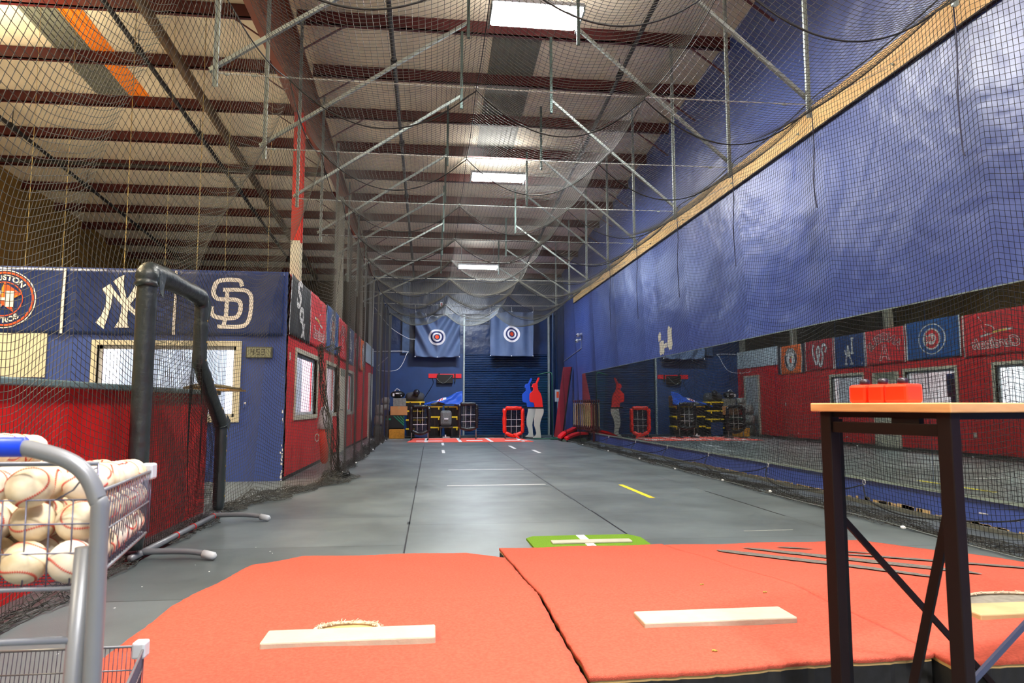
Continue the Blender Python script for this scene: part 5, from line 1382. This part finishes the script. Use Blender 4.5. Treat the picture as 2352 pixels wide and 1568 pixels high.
# green pipe frame screen
gf = thing('green_pipe_screen', (4.0, 23.2, 0), 'dark green pipe frame with net beside the batter dummies', 'frame')
build('pipe_frame', MB().tube(curve_pts([(3.64, 23.5, 2.16), (3.95, 23.3, 2.23), (4.08, 23.2, 2.22), (4.12, 23.18, 2.12)], 5) + [Vector((4.10, 23.15, .05))], .022, 8).tube([(3.3, 22.1, .03), (4.55, 22.1, .03)], .022, 8).tube([(4.10, 23.15, .04), (4.08, 22.1, .04)], .02, 8), DGREEN, gf, smooth=True)
build('base_mat', MB().box(3.85, 4.5, 21.9, 22.9, .0, .02), mat('dark_green_mat', (14, 70, 54), .7), gf)
Y_, T_ = np.meshgrid(np.arange(3.66, 4.08, .035), np.arange(0, 1.001, .018), indexing='ij')
net_mesh('screen_net', np.stack([Y_, 23.35 + .1 * np.sin(T_ * 3) + 0 * Y_, .05 + T_ * 2.1], -1), .002, DGREEN, gf)
# leaning maroon panel
lp = thing('leaning_panel', (4.4, 22.6, 0), 'long maroon padded panel leaning against the wall in right corner', 'panel')
def slab(y0, y1, d0, d1): return MB().add([(4.13 + d0, y0, .03), (4.40 + d1, y0, .03), (4.80 + d1, y0 + .3, 2.44), (4.52 + d0, y0 + .3, 2.42), (4.13 + d0, y1, .03), (4.40 + d1, y1, .03), (4.80 + d1, y1 + .3, 2.44), (4.52 + d0, y1 + .3, 2.42)],
      [(0, 1, 2, 3), (4, 7, 6, 5), (0, 4, 5, 1), (1, 5, 6, 2), (2, 6, 7, 3), (3, 7, 4, 0)])
build('padded_face', slab(22.95, 23.03, 0, 0), MAROON, lp, bevel=.01)
build('black_back', slab(23.035, 23.09, .04, .06), SCREENK, lp)
sg = thing('standing_sign', (4.58, 24.6, 0), 'small white sign with red mark on a thin stand by the corner', 'sign')
build('sign_board', MB().box(4.46, 4.66, 24.58, 24.60, 1.24, 1.68), mat('grey_white_sign', (176, 184, 192), .5), sg); build('sign_mark', MB().box(4.52, 4.60, 24.57, 24.58, 1.38, 1.60), PRINT_O, sg); build('stand_pole', MB().tube([(4.56, 24.6, 0), (4.56, 24.6, 1.26)], .012, 8), GALV, sg); build('stand_foot', MB().box(4.42, 4.70, 24.5, 24.7, 0, .02), BLACKSTEEL, sg)
# rack with wooden bats on the right wall
rk = thing('bat_rack', (4.8, 21.4, .4), 'maroon rack holding a row of pale wooden bats on the blue wall', 'rack')
build('rack_board', MB().box(4.70, 4.87, 20.2, 22.7, .345, .385).box(4.82, 4.87, 20.2, 22.7, 1.1, 1.15).box(4.82, 4.87, 20.2, 20.25, 0, 1.1).box(4.82, 4.87, 22.65, 22.7, 0, 1.1), BATRED, rk)
bat = None
for k in range(9):
    y = 20.32 + k * .28
    if bat is None:
        bat = thing('wooden_bat', (4.74, y, .42), 'pale wooden bat in the maroon rack, nearest to the camera', 'bat', 'wooden bats in the rack')
        build('barrel', MB().lathe([(.013, 0), (.017, .06), (.017, .36), (.012, .62), (.010, .80)], (4.74, y, .42), 10), BATWOOD, bat, smooth=True)
        build('knob', MB().lathe([(.010, .76), (.024, .80), (.026, .84), (.012, .86)], (4.74, y, .42), 10), BATRED, bat, smooth=True)
        build('end_cap', MB().lathe([(.024, -.035), (.027, .0), (.022, .05)], (4.74, y, .42), 10), BATRED, bat, smooth=True)
    else:
        dup(bat, (4.74, y, .42), label='pale wooden bat in the maroon rack, %s to the camera' % ORD[k])
# red curved wedges on the floor
for k, (pts, lab) in enumerate((([(3.98, 20.9, .08), (4.2, 21.2, .20), (4.45, 21.5, .27), (4.66, 21.8, .33)], 'upper of two curved bright red pads lying below the bat rack'),
                                ([(4.1, 20.6, .05), (4.3, 20.7, .13), (4.55, 20.85, .19), (4.84, 20.9, .20)], 'lower of two curved bright red pads lying below the bat rack'))):
    c = thing('curved_pad', pts[1], lab, 'pad')
    P = curve_pts(pts, 5); mb = MB(); mk = MB()
    for i in range(len(P) - 1):
        a, b = P[i], P[i + 1]
        for (m_, zo, th, wd) in ((mb, .0, .07, .6), (mk, -.06, .06, .56)):
            m_.add([(a.x, a.y - .02, a.z + zo), (b.x, b.y - .02, b.z + zo), (b.x, b.y + wd, b.z + zo), (a.x, a.y + wd, a.z + zo), (a.x, a.y - .02, a.z + zo + th), (b.x, b.y - .02, b.z + zo + th), (b.x, b.y + wd, b.z + zo + th), (a.x, a.y + wd, a.z + zo + th)],
                   [(0, 3, 2, 1), (4, 5, 6, 7), (0, 1, 5, 4), (3, 7, 6, 2), (1, 2, 6, 5), (0, 4, 7, 3)])
    build('red_top', mb, PORTRED, c); build('black_underside', mk, SCREENK, c)
o = build('floor_pad_base', MB().add([(3.98, 20.75, 0), (4.72, 20.62, 0), (4.80, 21.8, 0), (4.1, 22.2, 0), (4.02, 20.8, .06), (4.7, 20.68, .1), (4.76, 21.7, .12), (4.15, 22.1, .08)], [(0, 3, 2, 1), (4, 5, 6, 7), (0, 1, 5, 4), (1, 2, 6, 5), (2, 3, 7, 6), (3, 0, 4, 7)]), mat('dark_olive_mat', (40, 54, 38), .8)); tag(o, 'dark green folded mat under the curved red pads', 'mat')
# totes with yellow rims
def tote(x, y, z, w_, d_, h, label, grp='black totes with yellow rims'):
    t = thing('storage_tote', (x, y, z), label, 'tote', grp)
    mb = MB().add([(x - w_ / 2 + .03, y - d_ / 2 + .03, z), (x + w_ / 2 - .03, y - d_ / 2 + .03, z), (x + w_ / 2 - .03, y + d_ / 2 - .03, z), (x - w_ / 2 + .03, y + d_ / 2 - .03, z), (x - w_ / 2, y - d_ / 2, z + h - .05), (x + w_ / 2, y - d_ / 2, z + h - .05), (x + w_ / 2, y + d_ / 2, z + h - .05), (x - w_ / 2, y + d_ / 2, z + h - .05)],
                  [(0, 3, 2, 1), (4, 5, 6, 7), (0, 1, 5, 4), (1, 2, 6, 5), (2, 3, 7, 6), (3, 0, 4, 7)])
    for q in range(5): mb.box(x - w_ / 2 + .05 + q * (w_ - .1) / 4.6, x - w_ / 2 + .07 + q * (w_ - .1) / 4.6, y - d_ / 2 - .0, y - d_ / 2 + .03, z + .02, z + h - .06)
    build('tote_body', mb, TOTE, t, bevel=.008)
    build('yellow_lid', MB().box(x - w_ / 2 - .012, x + w_ / 2 + .012, y - d_ / 2 - .012, y + d_ / 2 + .012, z + h - .05, z + h), YELLOW, t, bevel=.008)
    for s_ in (-1, 1): build('latch', MB().box(x + s_ * w_ * .28 - .02, x + s_ * w_ * .28 + .02, y - d_ / 2 - .03, y - d_ / 2 - .01, z + h - .12, z + h - .02), YELLOW if s_ > 0 else TOTE, t)
    return t
nm_ = {0: 'bottom', 1: 'second', 2: 'third', 3: 'top'}
for k in range(4): tote(-.56, 24.3, .005 + k * .31, .62, .42, .305, 'black tote with yellow lid, %s of the stack behind left target' % nm_[k])
for k in range(3): tote(.10, 24.35, .005 + k * .36, .56, .42, .355, 'black tote with yellow lid, %s of the middle stack' % ('bottom', 'middle', 'top')[k])
for k in range(3): tote(.74, 24.4, .005 + k * .36, .56, .42, .355, 'black tote with yellow lid, %s of the stack beside the door' % ('bottom', 'middle', 'top')[k])
def carton(nm, x, y, z, w_, d_, h, m, label, cat='box', tp=True):
    c = thing(nm, (x, y, z), label, cat)
    build('carton', MB().box(x - w_ / 2, x + w_ / 2, y - d_ / 2, y + d_ / 2, z, z + h), m, c, bevel=.008)
    if tp: build('packing_tape', MB().box(x - .03, x + .03, y - d_ / 2 - .002, y + d_ / 2 + .002, z + h * .7, z + h + .002), mat('packing_tape', (170, 140, 96), .4), c)
    return c
o = build('black_bin', MB().box(-1.58, -.95, 24.0, 24.5, 0, .76), TOTE, bevel=.01); tag(o, 'large black bin under the brown box by the left corner', 'bin')
gp = build('green_striped_pad', MB().box(-1.58, -.93, 23.94, 23.99, .33, .76), mat('black_pad_face', (18, 24, 28), .5)); tag(gp, 'black pad with green diagonal stripes leaning on the black bin', 'pad')
mb = MB()
for q in range(4):
    mb.add([(-1.30 + q * .11, 23.935, .74), (-1.26 + q * .11, 23.935, .74), (-.93, 23.935, .50 + q * .08 - .05), (-.93, 23.935, .45 + q * .08 - .05)], [(0, 1, 2, 3)])
mb.box(-1.55, -1.38, 23.93, 23.938, .60, .66)
s_ = build('green_stripes', mb, mat('green_print', (16, 132, 100), .6), gp)
carton('cardboard_box', -1.12, 24.25, .765, .58, .45, .31, KRAFT, 'brown cardboard box on the black bin near the left corner')
carton('grey_carton', -1.10, 24.25, 1.08, .44, .40, .27, GREYBOX, 'speckled grey carton on top of the brown box', tp=False)
carton('mustard_box', -1.14, 23.3, .005, .50, .35, .30, GOLDBOX, 'mustard yellow box with dark print on floor by the left corner', tp=False)
mb = MB().box(-1.36, -1.08, 23.018, 23.024, .06, .14); 
def sack(x, y, z, w_, d_, h, m, label, nm='grey_sack', cat='sack'):
    mb = MB(); n = 14; prof = [(.6, 0), (.95, .12), (1.0, .4), (.97, .75), (.8, .95), (.4, 1.0)]
    for (r, t) in prof:
        for k in range(n):
            a = 2 * PI * k / n; ca, sa = math.cos(a), math.sin(a)
            mb.v.append((x + w_ / 2 * r * math.copysign(abs(ca) ** .55, ca) * random.uniform(.93, 1.05), y + d_ / 2 * r * math.copysign(abs(sa) ** .55, sa), z + h * t * random.uniform(.96, 1.03)))
    for i in range(len(prof) - 1):
        for k in range(n): mb.f.append((i * n + k, i * n + (k + 1) % n, (i + 1) * n + (k + 1) % n, (i + 1) * n + k))
    mb.f += [tuple(range(n))[::-1], tuple(5 * n + k for k in range(n))]
    o = build(nm, mb, m, smooth=True); tag(o, label, cat); return o
sack(-1.58, 24.2, .95, .26, .4, .2, SILVERBAG, 'silver-grey sack, lower of two beside the grey carton')
sack(-1.58, 24.2, 1.16, .28, .4, .22, SILVERBAG, 'silver-grey sack, upper of two beside the grey carton')
sack(-1.82, 24.0, .0, .30, .5, .42, mat('dark_grey_sack', (84, 88, 84), .5, bump=.6, bscale=14, bdist=.03, var=.2), 'dark grey sack at the bottom of the corner pile')
sack(-1.80, 24.0, .42, .30, .5, .36, SILVERBAG, 'silver-grey sack in the middle of the corner pile')
sack(-1.78, 24.0, .78, .28, .5, .34, SILVERBAG, 'silver-grey sack on top of the corner pile')
sack(-1.40, 24.55, 0, .22, .3, .94, mat('dark_bag', (40, 42, 46), .6), 'tall dark bag standing in the corner behind the sacks', 'dark_bag', 'bag')
gbag = thing('gear_bag', (-1.18, 24.25, 1.35), 'black gear bag with white print and strap on the grey carton', 'bag')
build('bag_body', MB().ball((-1.18, 24.25, 1.48), .22, 14, (1.15, .8, .62)), SCREENK, gbag, smooth=True)
build('bag_strap', MB().tube(curve_pts([(-1.28, 24.2, 1.60), (-1.2, 24.18, 1.68), (-1.1, 24.2, 1.62)], 5), .014, 6), WTAPE, gbag)
build('white_print', MB().box(-1.34, -1.28, 24.065, 24.08, 1.42, 1.52).box(-1.24, -1.12, 24.05, 24.065, 1.50, 1.54).box(-1.06, -1.03, 24.07, 24.085, 1.42, 1.46), WTAPE, gbag)
sack(-.58, 24.35, 1.245, .66, .4, .32, CHARCOAL, 'dark grey duffel heaped on the left tote stack', 'duffel_bag', 'bag')
o = build('black_ball', MB().ball((-.52, 24.05, 1.55), .115, 16), mat('black_ball_rubber', (30, 32, 40), .35), smooth=True); tag(o, 'round black ball resting on the dark duffel', 'ball')
# blue flag over totes
fg = thing('draped_flag', (.5, 24.2, 1.1), 'blue flag with white and red letter draped over the totes', 'flag')
def FM(u, v, n=0):
    x = -.42 + 1.50 * u; top = 1.13 + .50 * u ** 1.3; bot = 1.03 + .22 * u + .10 * math.sin(u * 5)
    z = bot + (top - bot) * v + .02 * math.sin(u * 18 + v * 5)
    return (x, 24.02 + .16 * v + .03 * math.sin(u * 13 - v * 6) - n, z)
build('flag_cloth', MB().grid(lambda u, v: FM(u, v), 40, 14), FLAGBLUE, fg, smooth=True, solid=.004)
build('white_patch', MB().grid(lambda u, v: FM(.38 + .24 * u, .55 + .4 * v, .012), 14, 8), PRINT_W, fg, smooth=True)
build('red_letter', MB().grid(lambda u, v: FM(.43 + .035 * u + .03 * v, .56 + .36 * v, .018), 3, 8).grid(lambda u, v: FM(.50 + .03 * u + .02 * v, .60 + .32 * v, .018), 3, 8), PRINT_R, fg)
carton('cardboard_box', .92, 24.45, 1.09, .22, .3, .36, KRAFT, 'small brown cardboard box under the corner of the blue flag', tp=False)
sack(.22, 24.4, 1.09, .5, .36, .18, GREYBOX, 'grey speckled cushion on the middle totes under the flag', 'grey_cushion', 'cushion')
bp_ = thing('backpack', (.50, 23.85, .36), 'grey backpack with white mark standing before the totes', 'backpack')
_pk = MB().obox((.50, 23.85, .66), .40, .24, .54)
build('pack_body', _pk, mat('grey_mesh_fabric', (104, 108, 108), .8, var=.25, vscale=40), bp_, bevel=.09)
build('white_mark', MB().box(.44, .58, 23.70, 23.725, .62, .67), WTAPE, bp_)
st = build('low_stool', MB().box(.28, .74, 23.6, 24.08, .34, .385).box(.30, .33, 23.62, 23.65, 0, .34).box(.69, .72, 23.62, 23.65, 0, .34).box(.30, .33, 24.03, 24.06, 0, .34).box(.69, .72, 24.03, 24.06, 0, .34), BLACKSTEEL); tag(st, 'low black stool under the grey backpack', 'stool')
o = build('blue_pad', MB().box(-.55, -.12, 23.45, 23.5, .0, .50), mat('navy_blue_pad', (22, 52, 96), .6)); tag(o, 'dark blue pad standing behind the left black target', 'pad')
o = build('ground_tarp', MB().grid(lambda u, v: (-.9 + 4.3 * u, 23.4 + .8 * v, .02 + .05 * abs(math.sin(u * 21 + v * 3)) * (1 - abs(v - .5))), 60, 8), KV, smooth=True); tag(o, 'crumpled black tarp along the floor before the back wall', 'tarp')
o = thing('small_lamp', (.45, 23.3, .02), 'small white clip lying before the totes', 'clip'); build('clip', MB().box(.38, .62, 23.3, 23.34, .03, .05).box(.46, .50, 23.3, 23.34, .05, .12), WTAPE, o)
# red shelf board with speaker
sh = thing('wall_shelf', (.5, YB - .02, 2.2), 'red wooden strip fixed on the dark blue back wall', 'shelf')
build('red_board', MB().box(-.12, 1.10, YB - .04, YB, 2.12, 2.28), PORTRED, sh, bevel=.004)
bx = thing('black_monitor', (.48, YB - .2, 1.95), 'flat black monitor hung on the red strip with a looping cable', 'monitor')
build('monitor_case', MB().box(.20, .78, YB - .14, YB - .05, 1.92, 2.24), SCREENK, bx, bevel=.01)
build('cable', MB().tube(curve_pts([(.18, YB - .15, 2.10), (.3, YB - .16, 1.98), (.44, YB - .16, 1.92), (.6, YB - .16, 2.05), (.74, YB - .15, 2.2)], 5), .006, 5), GALV, bx)
build('mount_arm', MB().box(.84, .88, YB - .1, YB - .04, 1.98, 2.28).box(.24, .30, YB - .1, YB - .04, 2.24, 2.30), SCREENK, bx)
o = build('power_cable', MB().tube(curve_pts([(.02, YB - .04, 2.1), (.05, YB - .03, 1.9), (-.25, YB - .03, 1.4), (-.32, YB - .03, 1.2)], 5), .008, 5), SCREENK); tag(o, 'thin black power cable falling from the red strip', 'cable')
o = build('wall_pipe', MB().tube([(4.55, YB - .15, 0), (4.55, YB - .15, 2.8), (4.56, YB - .2, 5.4)], .03, 8), mat('blue_grey_pipe', (60, 80, 110), .4, metal=.4)); tag(o, 'vertical blue-grey pipe in the right rear corner', 'pipe')
o = build('corner_post', MB().box(4.66, 4.88, 25.0, YB - .01, 0, 5.9), BLUE_DGLOSS); tag(o, 'dark blue boxed post in the right rear corner', 'post')
